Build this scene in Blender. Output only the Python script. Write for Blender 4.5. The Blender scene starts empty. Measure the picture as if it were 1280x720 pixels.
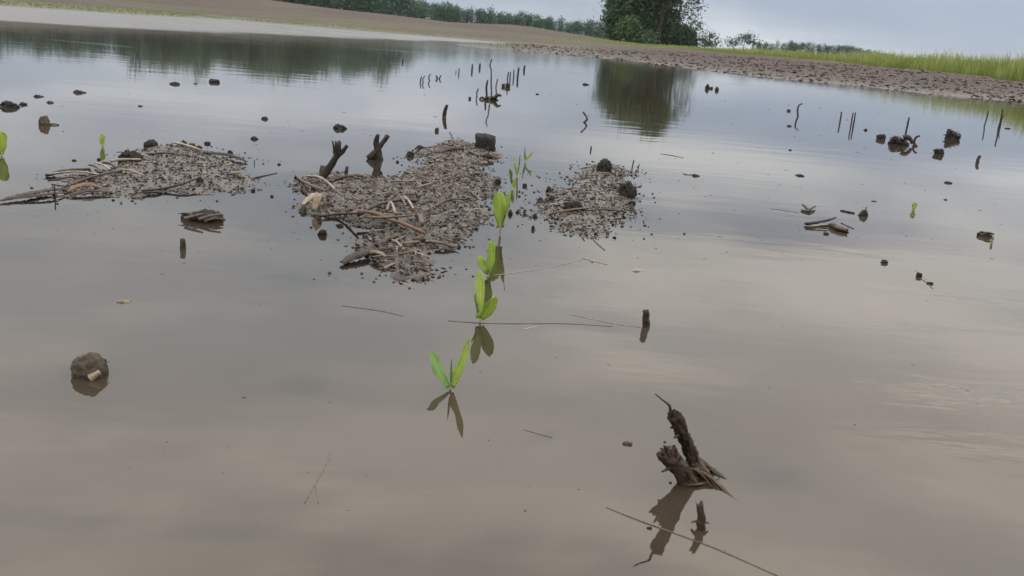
import bpy, math, random
import numpy as np
from mathutils import Vector, Matrix, noise as mnoise

random.seed(7)
RS = np.random.RandomState(11)
scene = bpy.context.scene
COL = scene.collection

# ------------------------------------------------------------------ camera
F = 1180.0                       # focal length in pixels of a 1280 px wide frame
CAMH = 0.5
PITCH, ROLL = math.radians(14.97), math.radians(4.7)
cam_d = bpy.data.cameras.new('camera')
cam = bpy.data.objects.new('camera', cam_d)
COL.objects.link(cam)
cam_d.sensor_width = 36.0
cam_d.lens = F / 1280 * 36.0
cam_d.clip_start = 0.02
cam_d.clip_end = 6000
CM = Matrix.Translation((0, 0, CAMH)) @ Matrix.Rotation(math.pi / 2 - PITCH, 4, 'X') @ Matrix.Rotation(ROLL, 4, 'Z')
cam.matrix_world = CM
scene.camera = cam
cam_d.dof.use_dof = True
cam_d.dof.focus_distance = 2.4
cam_d.dof.aperture_fstop = 17
R3 = CM.to_3x3()
EYE = Vector((0, 0, CAMH))


def ray(u, v):
    return (R3 @ Vector(((u - 640) / F, -(v - 360) / F, -1.0)))


def W(u, v, z=0.0):
    """point on the level z that stands at photo pixel (u, v)"""
    d = ray(u, v)
    t = (z - CAMH) / d.z
    return EYE + d * t


def depth(p):
    return -(CM.inverted() @ Vector(p)).z


def mpp(p):
    return depth(p) / F


def up_from(base, u, v, toward=0.0):
    """point at pixel (u, v) in the upright plane through base that faces the camera, moved toward the camera by 'toward' metres"""
    n = Vector((base.x, base.y, 0)).normalized()
    d = ray(u, v)
    t = (base - EYE).dot(n) / d.dot(n)
    return EYE + d * (t - toward / max(d.dot(n), 1e-6))


def bearing_dir(u, v=None):
    hy = 44 + math.tan(ROLL) * (u - 640)
    d = ray(u, hy)
    d.z = 0
    return d.normalized()


def at_dist(u, r):
    d = bearing_dir(u)
    return Vector((d.x * r, d.y * r, 0))


# ------------------------------------------------------------------ noise
def vnoise(x, y, seed=0):
    xi = np.floor(x).astype(np.int64); yi = np.floor(y).astype(np.int64)
    fx = x - xi; fy = y - yi
    fx = fx * fx * fx * (fx * (fx * 6 - 15) + 10); fy = fy * fy * fy * (fy * (fy * 6 - 15) + 10)

    def h(a, b):
        n = (a * 374761393 + b * 668265263 + seed * 1442695041) & 0x7fffffff
        n = ((n ^ (n >> 13)) * 1274126177) & 0x7fffffff
        n = n ^ (n >> 16)
        return (n & 0xffff) / 65535.0 * 2 - 1
    a = h(xi, yi); b = h(xi + 1, yi); c = h(xi, yi + 1); d = h(xi + 1, yi + 1)
    return (a * (1 - fx) + b * fx) * (1 - fy) + (c * (1 - fx) + d * fx) * fy


def fbm(x, y, wl, oct=4, seed=0, gain=0.5):
    s = 0; a = 1.0; f = 1.0 / wl
    for i in range(oct):
        s = s + a * vnoise(x * f + i * 17.3, y * f - i * 9.1, seed + i)
        a *= gain; f *= 2.03
    return s


def sdf(poly, x, y):
    """signed distance, negative inside"""
    P = np.asarray(poly, float)
    Q = np.roll(P, -1, 0)
    best = np.full(x.shape, 1e18)
    inside = np.zeros(x.shape, bool)
    for (x0, y0), (x1, y1) in zip(P, Q):
        ex, ey = x1 - x0, y1 - y0
        L = ex * ex + ey * ey + 1e-12
        t = np.clip(((x - x0) * ex + (y - y0) * ey) / L, 0, 1)
        dx = x - (x0 + t * ex); dy = y - (y0 + t * ey)
        best = np.minimum(best, dx * dx + dy * dy)
        c = ((y0 > y) != (y1 > y))
        xx = x0 + (y - y0) / (y1 - y0 + 1e-15) * ex
        inside ^= c & (x < xx)
    d = np.sqrt(best)
    return np.where(inside, -d, d)


def sstep(t):
    t = np.clip(t, 0, 1)
    return t * t * (3 - 2 * t)


def xy(p):
    return (p.x, p.y)


# ------------------------------------------------------------------ object helpers
def setp(o, label=None, cat=None, group=None, kind=None):
    if label: o['label'] = label
    if cat: o['category'] = cat
    if group: o['group'] = group
    if kind: o['kind'] = kind
    return o


class MB:
    def __init__(self):
        self.v = []; self.f = []; self.uv = []; self.t = []

    def add(self, v, f, uv=None, tint=0.5):
        o = len(self.v)
        self.v += [tuple(p) for p in v]
        self.f += [tuple(i + o for i in q) for q in f]
        self.uv += list(uv) if uv is not None else [(0.0, 0.0)] * len(v)
        self.t += [tint] * len(v)
        return self

    def build(self, name, m, parent=None, smooth=True, org=None):
        me = bpy.data.meshes.new(name)
        v = self.v
        if org is not None:
            v = [(a - org[0], b - org[1], c - org[2]) for a, b, c in v]
        me.from_pydata(v, [], self.f)
        a = me.attributes.new('tint', 'FLOAT', 'POINT')
        a.data.foreach_set('value', np.array(self.t, np.float32))
        if any(u != (0.0, 0.0) for u in self.uv):
            l = me.uv_layers.new(name='UVMap')
            idx = np.empty(len(me.loops), np.int32); me.loops.foreach_get('vertex_index', idx)
            l.data.foreach_set('uv', np.array(self.uv, np.float32)[idx].ravel())
        me.polygons.foreach_set('use_smooth', [smooth] * len(me.polygons))
        me.materials.append(m)
        me.update()
        o = bpy.data.objects.new(name, me)
        COL.objects.link(o)
        if org is not None and parent is None:
            o.location = org
        if parent is not None:
            o.parent = parent
        return o


def np_mesh(name, V, Fq, m, attrs=None, smooth=True, parent=None):
    """V (n,3), Fq (k, 3 or 4) index array"""
    me = bpy.data.meshes.new(name)
    k = Fq.shape[1]
    me.vertices.add(len(V)); me.vertices.foreach_set('co', np.asarray(V, np.float32).ravel())
    me.loops.add(Fq.size); me.loops.foreach_set('vertex_index', Fq.astype(np.int32).ravel())
    me.polygons.add(len(Fq))
    me.polygons.foreach_set('loop_start', np.arange(0, Fq.size, k, dtype=np.int32))
    me.polygons.foreach_set('use_smooth', np.full(len(Fq), smooth, dtype=bool))
    me.update(calc_edges=True)
    for n, d in (attrs or {}).items():
        a = me.attributes.new(n, 'FLOAT', 'POINT')
        a.data.foreach_set('value', np.asarray(d, np.float32).ravel())
    me.materials.append(m)
    me.validate()
    o = bpy.data.objects.new(name, me)
    COL.objects.link(o)
    if parent is not None: o.parent = parent
    return o


def grid_faces(nx, ny):
    i = np.arange(nx - 1)[None, :]; j = np.arange(ny - 1)[:, None]
    a = (j * nx + i).ravel()
    return np.stack([a, a + 1, a + nx + 1, a + nx], 1)


def empty(name, loc):
    o = bpy.data.objects.new(name, None)
    o.empty_display_size = 0.05
    o.location = loc
    COL.objects.link(o)
    return o


def spline(pts, n):
    """Catmull-Rom resample of a list of Vectors"""
    if len(pts) == 2:
        return [pts[0].lerp(pts[1], i / (n - 1)) for i in range(n)]
    P = [pts[0] * 2 - pts[1]] + list(pts) + [pts[-1] * 2 - pts[-2]]
    out = []
    m = len(pts) - 1
    for i in range(n):
        s = i / (n - 1) * m
        k = min(int(s), m - 1); t = s - k
        a, b, c, d = P[k], P[k + 1], P[k + 2], P[k + 3]
        out.append(0.5 * ((2 * b) + (c - a) * t + (2 * a - 5 * b + 4 * c - d) * t * t + (3 * b - a - 3 * c + d) * t ** 3))
    return out


def tube(pts, radii, n=8, rough=0.0, jag=0.0, seed=0, flat=1.0, hollow=False):
    """swept tube, verts + faces; rough: relative radial noise; jag: ragged last ring; flat: thickness ratio along the frame's second axis"""
    rnd = random.Random(seed)
    V = []; Fc = []; uv = []
    up = Vector((0.13, 0.21, 1)).normalized()
    L = 0.0
    K = len(pts)
    ph = rnd.random() * 10
    for i, p in enumerate(pts):
        t = (pts[min(i + 1, K - 1)] - pts[max(i - 1, 0)]).normalized()
        if i == 0:
            if abs(t.dot(up)) > 0.95: up = Vector((1, 0.1, 0.05))
            a = t.cross(up).normalized()
        else:
            a = (a - t * a.dot(t)).normalized()
            L += (pts[i] - pts[i - 1]).length
        b = a.cross(t)
        for k in range(n):
            an = 2 * math.pi * k / n
            q3 = Vector((math.cos(an) * 1.7 + ph, math.sin(an) * 1.7, L / max(radii[0], 1e-4) * 0.26 + ph))
            r = radii[i] * (1 + rough * (mnoise.noise(q3) * 1.3 + mnoise.noise(q3 * 2.6) * 0.9 + mnoise.noise(q3 * 5.5) * 0.5))
            q = p + a * (math.cos(an) * r) + b * (math.sin(an) * r * flat)
            if i == K - 1 and jag: q = q + t * (rnd.random() - 0.35) * jag
            V.append(q); uv.append((k / n + 1e-4, L))
    for i in range(K - 1):
        for k in range(n):
            k2 = (k + 1) % n
            Fc.append((i * n + k, i * n + k2, (i + 1) * n + k2, (i + 1) * n + k))
    V.append(pts[0]); uv.append((0.5, 0)); c0 = len(V) - 1
    e = pts[-1] - (pts[-1] - pts[-2]).normalized() * (radii[-1] * 1.2 if hollow else 0)
    V.append(e); uv.append((0.5, L)); c1 = len(V) - 1
    for k in range(n):
        k2 = (k + 1) % n
        Fc.append((c0, k2, k)); Fc.append((c1, (K - 1) * n + k, (K - 1) * n + k2))
    return V, Fc, uv


_ico = {}


def ico(s):
    if s not in _ico:
        import bmesh
        bm = bmesh.new()
        bmesh.ops.create_icosphere(bm, subdivisions=s, radius=1.0)
        bm.verts.ensure_lookup_table()
        _ico[s] = ([v.co.copy() for v in bm.verts], [tuple(v.index for v in f.verts) for f in bm.faces])
        bm.free()
    return _ico[s]


def lump(c, sx, sy, sz, seed, amp=0.35, sub=4, yaw=0.0, blocky=0.0):
    """irregular clod: noise-displaced sphere"""
    v0, f0 = ico(sub)
    off = Vector((seed * 3.7, seed * 1.9, seed * 7.3))
    V = []
    cy, sn = math.cos(yaw), math.sin(yaw)
    for p in v0:
        d = mnoise.fractal(p * 1.1 + off, 0.9, 2.1, 5) * amp
        d += amp * 0.35 * (0.5 - abs(mnoise.noise(p * 3.3 + off))) * 1.5
        d += amp * 0.30 * mnoise.noise(p * 6.0 + off) + amp * 0.22 * mnoise.noise(p * 13.0 + off)
        q = p
        if blocky:
            m = max(abs(p.x), abs(p.y), abs(p.z))
            q = p.lerp(p / m * 0.85, blocky)
        q = q * (1 + d)
        x, y, z = q.x * sx, q.y * sy, q.z * sz
        V.append(Vector((c[0] + x * cy - y * sn, c[1] + x * sn + y * cy, c[2] + z)))
    return V, f0


# ------------------------------------------------------------------ materials
def new_mat(name):
    m = bpy.data.materials.new(name)
    m.use_nodes = True
    nt = m.node_tree
    b = nt.nodes['Principled BSDF']
    return m, nt, b


def N(nt, t, **k):
    n = nt.nodes.new(t)
    for a, v in k.items():
        setattr(n, a, v)
    return n


def ramp(nt, stops):
    r = N(nt, 'ShaderNodeValToRGB')
    e = r.color_ramp.elements
    while len(e) < len(stops): e.new(0.5)
    for i, (p, c) in enumerate(stops):
        e[i].position = p
        e[i].color = (*c, 1) if len(c) == 3 else c
    return r


def noise_tex(nt, scale, detail=6, rough=0.6, coord=None, vec=None):
    n = N(nt, 'ShaderNodeTexNoise')
    n.inputs['Scale'].default_value = scale
    n.inputs['Detail'].default_value = detail
    n.inputs['Roughness'].default_value = rough
    if vec is not None: nt.links.new(vec, n.inputs['Vector'])
    return n


def pos(nt, scale=(1, 1, 1)):
    g = N(nt, 'ShaderNodeNewGeometry')
    mp = N(nt, 'ShaderNodeMapping')
    mp.inputs['Scale'].default_value = scale
    nt.links.new(g.outputs['Position'], mp.inputs['Vector'])
    return mp.outputs['Vector']


def mixc(nt, fac, a, b, blend='MIX'):
    x = N(nt, 'ShaderNodeMix', data_type='RGBA', blend_type=blend)
    for i, s in ((0, fac), (6, a), (7, b)):
        if hasattr(s, 'node'): nt.links.new(s, x.inputs[i])
        elif isinstance(s, (int, float)): x.inputs[i].default_value = s
        else: x.inputs[i].default_value = (*s, 1)
    return x.outputs[2]


def math_(nt, op, a, b=None, clamp=False):
    x = N(nt, 'ShaderNodeMath', operation=op, use_clamp=clamp)
    for i, s in ((0, a), (1, b)):
        if s is None: continue
        if hasattr(s, 'node'): nt.links.new(s, x.inputs[i])
        else: x.inputs[i].default_value = s
    return x.outputs[0]


def attr(nt, n):
    a = N(nt, 'ShaderNodeAttribute', attribute_name=n)
    return a.outputs['Fac']


def bump(nt, b, height, dist, strength=1.0, prev=None):
    x = N(nt, 'ShaderNodeBump')
    x.inputs['Strength'].default_value = strength
    x.inputs['Distance'].default_value = dist
    nt.links.new(height, x.inputs['Height'])
    if prev is not None: nt.links.new(prev, x.inputs['Normal'])
    nt.links.new(x.outputs['Normal'], b.inputs['Normal'])
    return x.outputs['Normal']


def mat_soil(name, dark, mid, light, scale=60, rough=(0.35, 0.75), bdist=0.004, tint=False, spec=0.28):
    m, nt, b = new_mat(name)
    p = pos(nt)
    n1 = noise_tex(nt, scale, 8, 0.7, vec=p)
    n2 = noise_tex(nt, scale * 0.12, 3, 0.5, vec=p)
    r = ramp(nt, [(0.3, dark), (0.52, mid), (0.78, light)])
    s = math_(nt, 'ADD', math_(nt, 'MULTIPLY', n1.outputs['Fac'], 0.6), math_(nt, 'MULTIPLY', n2.outputs['Fac'], 0.4))
    if tint:
        s = math_(nt, 'ADD', s, math_(nt, 'MULTIPLY', math_(nt, 'SUBTRACT', attr(nt, 'tint'), 0.5), 0.55))
    nt.links.new(s, r.inputs['Fac'])
    nt.links.new(r.outputs['Color'], b.inputs['Base Color'])
    rr = N(nt, 'ShaderNodeMapRange')
    rr.inputs['To Min'].default_value = rough[0]; rr.inputs['To Max'].default_value = rough[1]
    rr.inputs['From Min'].default_value = 0.3; rr.inputs['From Max'].default_value = 0.7
    nt.links.new(n2.outputs['Fac'], rr.inputs['Value'])
    nt.links.new(rr.outputs['Result'], b.inputs['Roughness'])
    b.inputs['Specular IOR Level'].default_value = spec
    bump(nt, b, n1.outputs['Fac'], bdist, 0.9)
    return m


def mat_fibre(name, dark, light, streak=220, rough=0.6, var=0.5):
    """stalk / straw: streaks along its length, blotches, per-piece variation"""
    m, nt, b = new_mat(name)
    uvn = N(nt, 'ShaderNodeUVMap')
    mp = N(nt, 'ShaderNodeMapping')
    mp.inputs['Scale'].default_value = (14, 30, 1)
    nt.links.new(uvn.outputs['UV'], mp.inputs['Vector'])
    n1 = noise_tex(nt, 1.0, 5, 0.6, vec=mp.outputs['Vector'])
    n2 = noise_tex(nt, 190, 5, 0.7, vec=pos(nt))
    oi = N(nt, 'ShaderNodeObjectInfo')
    s = math_(nt, 'ADD', math_(nt, 'MULTIPLY', n1.outputs['Fac'], 0.45), math_(nt, 'MULTIPLY', n2.outputs['Fac'], 0.55))
    s = math_(nt, 'ADD', s, math_(nt, 'MULTIPLY', math_(nt, 'SUBTRACT', attr(nt, 'tint'), 0.5), var))
    s = math_(nt, 'ADD', s, math_(nt, 'MULTIPLY', math_(nt, 'SUBTRACT', oi.outputs['Random'], 0.5), 0.12))
    r = ramp(nt, [(0.32, dark), (0.68, light)])
    nt.links.new(s, r.inputs['Fac'])
    nt.links.new(r.outputs['Color'], b.inputs['Base Color'])
    b.inputs['Roughness'].default_value = rough
    b.inputs['Specular IOR Level'].default_value = 0.22
    bump(nt, b, s, 0.0022, 0.9)
    return m


def mat_leaf(name, c0, c1, trans=0.35):
    m, nt, b = new_mat(name)
    uvn = N(nt, 'ShaderNodeUVMap')
    sep = N(nt, 'ShaderNodeSeparateXYZ')
    nt.links.new(uvn.outputs['UV'], sep.inputs['Vector'])
    u, v = sep.outputs['X'], sep.outputs['Y']
    w = math_(nt, 'ADD', math_(nt, 'MULTIPLY', math_(nt, 'SINE', math_(nt, 'MULTIPLY', u, 56.0)), 0.5), 0.5)
    n = noise_tex(nt, 45, 4, 0.6, vec=pos(nt))
    f = math_(nt, 'ADD', math_(nt, 'MULTIPLY', w, 0.28), math_(nt, 'MULTIPLY', n.outputs['Fac'], 0.62))
    f = math_(nt, 'ADD', f, math_(nt, 'MULTIPLY', math_(nt, 'SUBTRACT', v, 0.5), 0.22))
    r = ramp(nt, [(0.25, c0), (0.8, c1)])
    nt.links.new(f, r.inputs['Fac'])
    rib = N(nt, 'ShaderNodeMapRange')
    rib.inputs['From Min'].default_value = 0.09; rib.inputs['From Max'].default_value = 0.02
    rib.inputs['To Min'].default_value = 0; rib.inputs['To Max'].default_value = 0.25
    nt.links.new(math_(nt, 'ABSOLUTE', math_(nt, 'SUBTRACT', u, 0.5)), rib.inputs['Value'])
    pale = tuple(min(1, x * 1.15 + 0.08) for x in c1)
    c = mixc(nt, rib.outputs['Result'], r.outputs['Color'], pale)
    sp = noise_tex(nt, 330, 3, 0.6, vec=pos(nt))
    spr = ramp(nt, [(0.56, (0, 0, 0)), (0.66, (1, 1, 1))])
    nt.links.new(sp.outputs['Fac'], spr.inputs['Fac'])
    low = math_(nt, 'SUBTRACT', 1.0, math_(nt, 'MULTIPLY', v, 1.3), True)
    mud = math_(nt, 'MULTIPLY', math_(nt, 'MULTIPLY', spr.outputs['Color'], low), 0.75)
    c = mixc(nt, mud, c, (0.12, 0.095, 0.07))
    nt.links.new(c, b.inputs['Base Color'])
    b.inputs['Roughness'].default_value = 0.45
    b.inputs['Specular IOR Level'].default_value = 0.3
    tr = N(nt, 'ShaderNodeBsdfTranslucent')
    nt.links.new(c, tr.inputs['Color'])
    mx = N(nt, 'ShaderNodeMixShader')
    mx.inputs[0].default_value = trans
    nt.links.new(b.outputs[0], mx.inputs[1]); nt.links.new(tr.outputs[0], mx.inputs[2])
    nt.links.new(mx.outputs[0], nt.nodes['Material Output'].inputs['Surface'])
    bump(nt, b, w, 0.0005, 0.6)
    return m


def mat_foliage(name, stops, trans=0.3, obj_var=0.0):
    m, nt, b = new_mat(name)
    oi = N(nt, 'ShaderNodeObjectInfo')
    f = attr(nt, 'tint')
    if obj_var:
        f = math_(nt, 'ADD', f, math_(nt, 'MULTIPLY', math_(nt, 'SUBTRACT', oi.outputs['Random'], 0.5), obj_var))
    r = ramp(nt, stops)
    nt.links.new(f, r.inputs['Fac'])
    nt.links.new(r.outputs['Color'], b.inputs['Base Color'])
    b.inputs['Roughness'].default_value = 0.6
    b.inputs['Specular IOR Level'].default_value = 0.25
    tr = N(nt, 'ShaderNodeBsdfTranslucent')
    nt.links.new(r.outputs['Color'], tr.inputs['Color'])
    mx = N(nt, 'ShaderNodeMixShader')
    mx.inputs[0].default_value = trans
    nt.links.new(b.outputs[0], mx.inputs[1]); nt.links.new(tr.outputs[0], mx.inputs[2])
    nt.links.new(mx.outputs[0], nt.nodes['Material Output'].inputs['Surface'])
    return m


M = {}
M['island'] = mat_soil('wet_island_mud', (0.006, 0.005, 0.0042), (0.040, 0.032, 0.0275), (0.120, 0.099, 0.086), 110, (0.16, 0.5), 0.008, False, 0.5)
M['crumb'] = mat_soil('soil_crumb', (0.005, 0.004, 0.004), (0.022, 0.017, 0.0145), (0.095, 0.075, 0.063), 70, (0.4, 0.8), 0.003, tint=True)
M['clod'] = mat_soil('dark_wet_clod', (0.003, 0.0027, 0.0027), (0.013, 0.011, 0.0095), (0.068, 0.055, 0.047), 70, (0.4, 0.8), 0.006)
M['clod_brown'] = mat_soil('brown_clod', (0.010, 0.008, 0.006), (0.062, 0.047, 0.035), (0.20, 0.16, 0.12), 75, (0.4, 0.8), 0.006)
M['bank_clod'] = mat_soil('bank_clod', (0.004, 0.003, 0.0028), (0.028, 0.0185, 0.0165), (0.085, 0.058, 0.051), 9, (0.6, 0.9), 0.02, tint=True)
M['stalk'] = mat_fibre('weathered_stalk', (0.003, 0.0025, 0.0023), (0.058, 0.043, 0.034), rough=0.6)
M['stalk_brown'] = mat_fibre('brown_stalk', (0.003, 0.0022, 0.0018), (0.066, 0.042, 0.028), rough=0.55)
M['root'] = mat_fibre('tan_root', (0.004, 0.003, 0.0022), (0.12, 0.080, 0.048), rough=0.7)
M['straw'] = mat_fibre('pale_straw', (0.07, 0.055, 0.045), (0.33, 0.265, 0.21), rough=0.55)
M['straw_grey'] = mat_fibre('grey_straw', (0.020, 0.0155, 0.013), (0.16, 0.122, 0.098), rough=0.65)
M['stick'] = mat_fibre('dark_stick', (0.005, 0.004, 0.0036), (0.055, 0.039, 0.031), rough=0.6)
M['bark_orange'] = mat_fibre('tan_bark', (0.016, 0.010, 0.007), (0.22, 0.135, 0.085), rough=0.6)
M['litter'] = mat_fibre('crop_litter', (0.010, 0.0075, 0.0065), (0.20, 0.155, 0.124), rough=0.65, var=1.25)
M['husk'] = mat_fibre('dry_husk', (0.045, 0.033, 0.024), (0.30, 0.235, 0.165), rough=0.65)
M['leaf'] = mat_leaf('seedling_leaf', (0.26, 0.39, 0.075), (0.50, 0.58, 0.15), 0.5)
M['leaf_dark'] = mat_leaf('darker_seedling_leaf', (0.11, 0.24, 0.055), (0.24, 0.38, 0.11), 0.4)
M['leaf_dull'] = mat_leaf('dull_seedling_leaf', (0.04, 0.085, 0.022), (0.12, 0.20, 0.05), 0.25)
M['stem'] = mat_fibre('seedling_stem', (0.12, 0.15, 0.05), (0.36, 0.33, 0.17), rough=0.5)
M['stem_pink'] = mat_fibre('pinkish_stem', (0.14, 0.10, 0.07), (0.38, 0.28, 0.21), rough=0.5)
M['foam'] = mat_soil('pale_foam', (0.14, 0.13, 0.12), (0.24, 0.23, 0.22), (0.36, 0.35, 0.34), 120, (0.5, 0.8), 0.001)
M['bark'] = mat_soil('tree_bark', (0.012, 0.010, 0.0095), (0.024, 0.021, 0.020), (0.045, 0.040, 0.038), 3, (0.8, 0.95), 0.03)
M['crown'] = mat_foliage('broadleaf_foliage', [(0.0, (0.018, 0.040, 0.021)), (0.5, (0.052, 0.100, 0.046)), (1.0, (0.105, 0.170, 0.075))], 0.25)
M['crown_light'] = mat_foliage('light_bush_foliage', [(0.0, (0.028, 0.062, 0.022)), (0.5, (0.062, 0.115, 0.040)), (1.0, (0.105, 0.175, 0.062))], 0.3)
M['crown_dark'] = mat_foliage('dark_bush_foliage', [(0.0, (0.012, 0.027, 0.016)), (0.5, (0.028, 0.056, 0.030)), (1.0, (0.058, 0.102, 0.048))], 0.2)
M['wood_tree'] = mat_foliage('woodland_foliage', [(0.0, (0.016, 0.044, 0.031)), (0.5, (0.042, 0.096, 0.062)), (1.0, (0.085, 0.155, 0.088))], 0.25, 0.5)
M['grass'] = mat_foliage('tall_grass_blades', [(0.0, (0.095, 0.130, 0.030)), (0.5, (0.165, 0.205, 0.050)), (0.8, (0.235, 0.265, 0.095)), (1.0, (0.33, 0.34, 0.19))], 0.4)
M['short_grass'] = mat_foliage('shore_grass_blades', [(0.0, (0.05, 0.085, 0.022)), (0.6, (0.105, 0.15, 0.04)), (1.0, (0.18, 0.19, 0.08))], 0.3)

# ------------------------------------------------------------------ terrain
right_edge = [(1280, 127), (1215, 121.5), (1153, 116), (1100, 110), (1052, 105.5), (1000, 101), (951, 95.5), (900, 89), (850, 84), (800, 77.5), (760, 73.5), (725, 69.5), (700, 67)]
left_edge = [(690, 59.0), (640, 54.2), (600, 50.8), (528, 45.0), (430, 37.0), (331, 28.5), (300, 25.3), (200, 20.3), (140, 16.6), (70, 11.8), (0, 7.0)]
POND = [(30, -25), (22, 4), (15.5, 12.5)] + [xy(W(*p)) for p in right_edge] + [xy(W(*p)) for p in left_edge]
lx, ly = POND[-1]
POND += [(lx - 14, ly - 3), (lx - 30, ly - 14), (-55, 0), (-50, -25)]
SPIT = [xy(W(*p)) for p in [(740, 72.0), (700, 67), (665, 64.6), (622, 60.5), (575, 56.4), (572, 55.0), (620, 55.4), (660, 58.6), (700, 61.5), (740, 63)]]
b_of = lambda u: math.atan2(bearing_dir(u).x, bearing_dir(u).y)
CREST = [(-500, 34), (-200, 30), (0, 26), (200, 19), (336, 16.7), (380, 14.5), (430, 12.5), (495, 11), (561, 8.6), (600, 9.6), (640, 11.4), (665, 10.6), (694, 8), (740, 4.6), (770, 2), (800, 0.6), (1400, 0.6)]
CB = np.array([b_of(u) for u, _ in CREST]); CP = np.array([p for _, p in CREST])
WINDP = [xy(W(*p)) for p in [(640, 54.5), (600, 53.2), (528, 49.5), (430, 46), (300, 40), (150, 33), (0, 25)]]
wx, wy = WINDP[-1]
WINDP += [(wx - 12, wy - 3), (wx - 40, wy + 4), (lx - 40, ly + 10), (lx - 5, ly + 8)] + [(a * 1.15, b * 1.15) for a, b in [xy(W(*p)) for p in reversed(left_edge)]]


def bed_bumps(x, y):
    return 0.060 * fbm(x, y, 0.55, 4, 5) + 0.02 * fbm(x * 1.0, y * 0.7, 1.7, 2, 31)


MOUNDS = [(W(u, v), a, b, h) for u, v, a, b, h in ((335, 622, .10, .05, .075), (262, 655, .10, .035, .07), (398, 486, .12, .06, .07), (180, 522, .10, .05, .065), (560, 705, .2, .05, .075), (452, 590, .06, .03, .06), (655, 545, .05, .03, .07), (700, 690, .12, .04, .06), (370, 350, .12, .1, .07), (860, 380, .18, .1, .06), (980, 600, .1, .05, .06), (60, 640, .12, .05, .06))]


def mounds(x, y):
    m = np.zeros(np.shape(x))
    n = 1 + 0.5 * fbm(x, y, 0.07, 4, 88)
    for p, a, b, h in MOUNDS:
        m = np.maximum(m, 1.65 * h * n * np.exp(-((x - p.x) / a) ** 2 - ((y - p.y) / b) ** 2))
    return m


def terrain(x, y):
    d = sdf(POND, x, y)
    ds = sdf(SPIT, x, y)
    d = np.maximum(d, -ds)
    d = d + 0.35 * fbm(x, y, 3.0, 3, 3) * np.clip((np.hypot(x, y) - 8) / 8, 0, 1)
    b = np.arctan2(x, np.maximum(y, 1e-3))
    r = np.hypot(x, y)
    rc = 135.0
    zc = 0.5 + np.interp(b, CB, CP) * rc / F
    low = 0.45 * (1 - np.exp(-np.maximum(d, 0) / 7.0))
    out = low + (zc - 0.45) * sstep(np.maximum(d, 0) / 72.0)
    left = np.clip((zc - 0.6) / 0.4, 0, 1)
    out = out - left * np.clip((r - 150) * 0.012, 0, 2.0)
    out = out + (0.018 * fbm(x, y, 1.1, 3, 8) + 0.02 * fbm(x, y, 4.0, 2, 9)) * np.clip(d / 1.0, 0, 1) * np.clip(1.5 - r / 160, 0.2, 1)
    inn = -0.115 * sstep(-d / 2.5) + (bed_bumps(x, y) + mounds(x, y)) * sstep(-d / 2.5)
    return np.where(d > 0, out, np.minimum(inn, -0.002 - 0.009 * sstep(-d / 0.5))), d


def axis(parts):
    a = []
    for lo, hi, st in parts:
        a.append(np.arange(lo, hi - 1e-9, st))
    a.append(np.array([parts[-1][1]]))
    return np.concatenate(a)


gx = axis([(-1600, -400, 120), (-400, -120, 14), (-120, -50, 2.0), (-50, 36, 0.45), (36, 120, 2.0), (120, 400, 14), (400, 1600, 120)])
gy = axis([(-300, -40, 20), (-40, 12, 2.0), (12, 72, 0.45), (72, 150, 1.5), (150, 420, 9), (420, 2600, 130)])
X, Y = np.meshgrid(gx, gy)
Z, D = terrain(X, Y)
V = np.stack([X.ravel(), Y.ravel(), Z.ravel()], 1)
# cover: share of green on the ground; mud: wet shore
B = np.arctan2(X, np.maximum(Y, 1e-3))
b0, b1 = b_of(690), b_of(860)
leftness = 1 - sstep((B - b0) / (b1 - b0))
nz = fbm(X, Y, 9.0, 3, 21)
shore_g = np.exp(-((D - 2.2) / 1.7) ** 2) * np.clip(1.0 - (B - b_of(420)) / (b_of(640) - b_of(420)), 0.25, 1)
field_g = np.clip(0.0 + 0.30 * nz + 0.36 * np.exp(-((D - 12) / 10.0) ** 2), 0, 0.62) * 0.66 * sstep((D - 1) / 4)
grass_edge = np.interp(B, [b_of(u) for u in (640, 700, 760, 850, 951, 1052, 1153, 1280, 1500)], [4, 5, 10, 26, 26, 20, 15, 11.5, 11])
right_g = sstep((D - grass_edge * (1 + 0.12 * nz)) / 2.5 + 0.5)
green = leftness * np.maximum(shore_g, field_g) + (1 - leftness) * right_g
wetness = np.exp(-np.maximum(D, 0) / 2.2)


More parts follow.
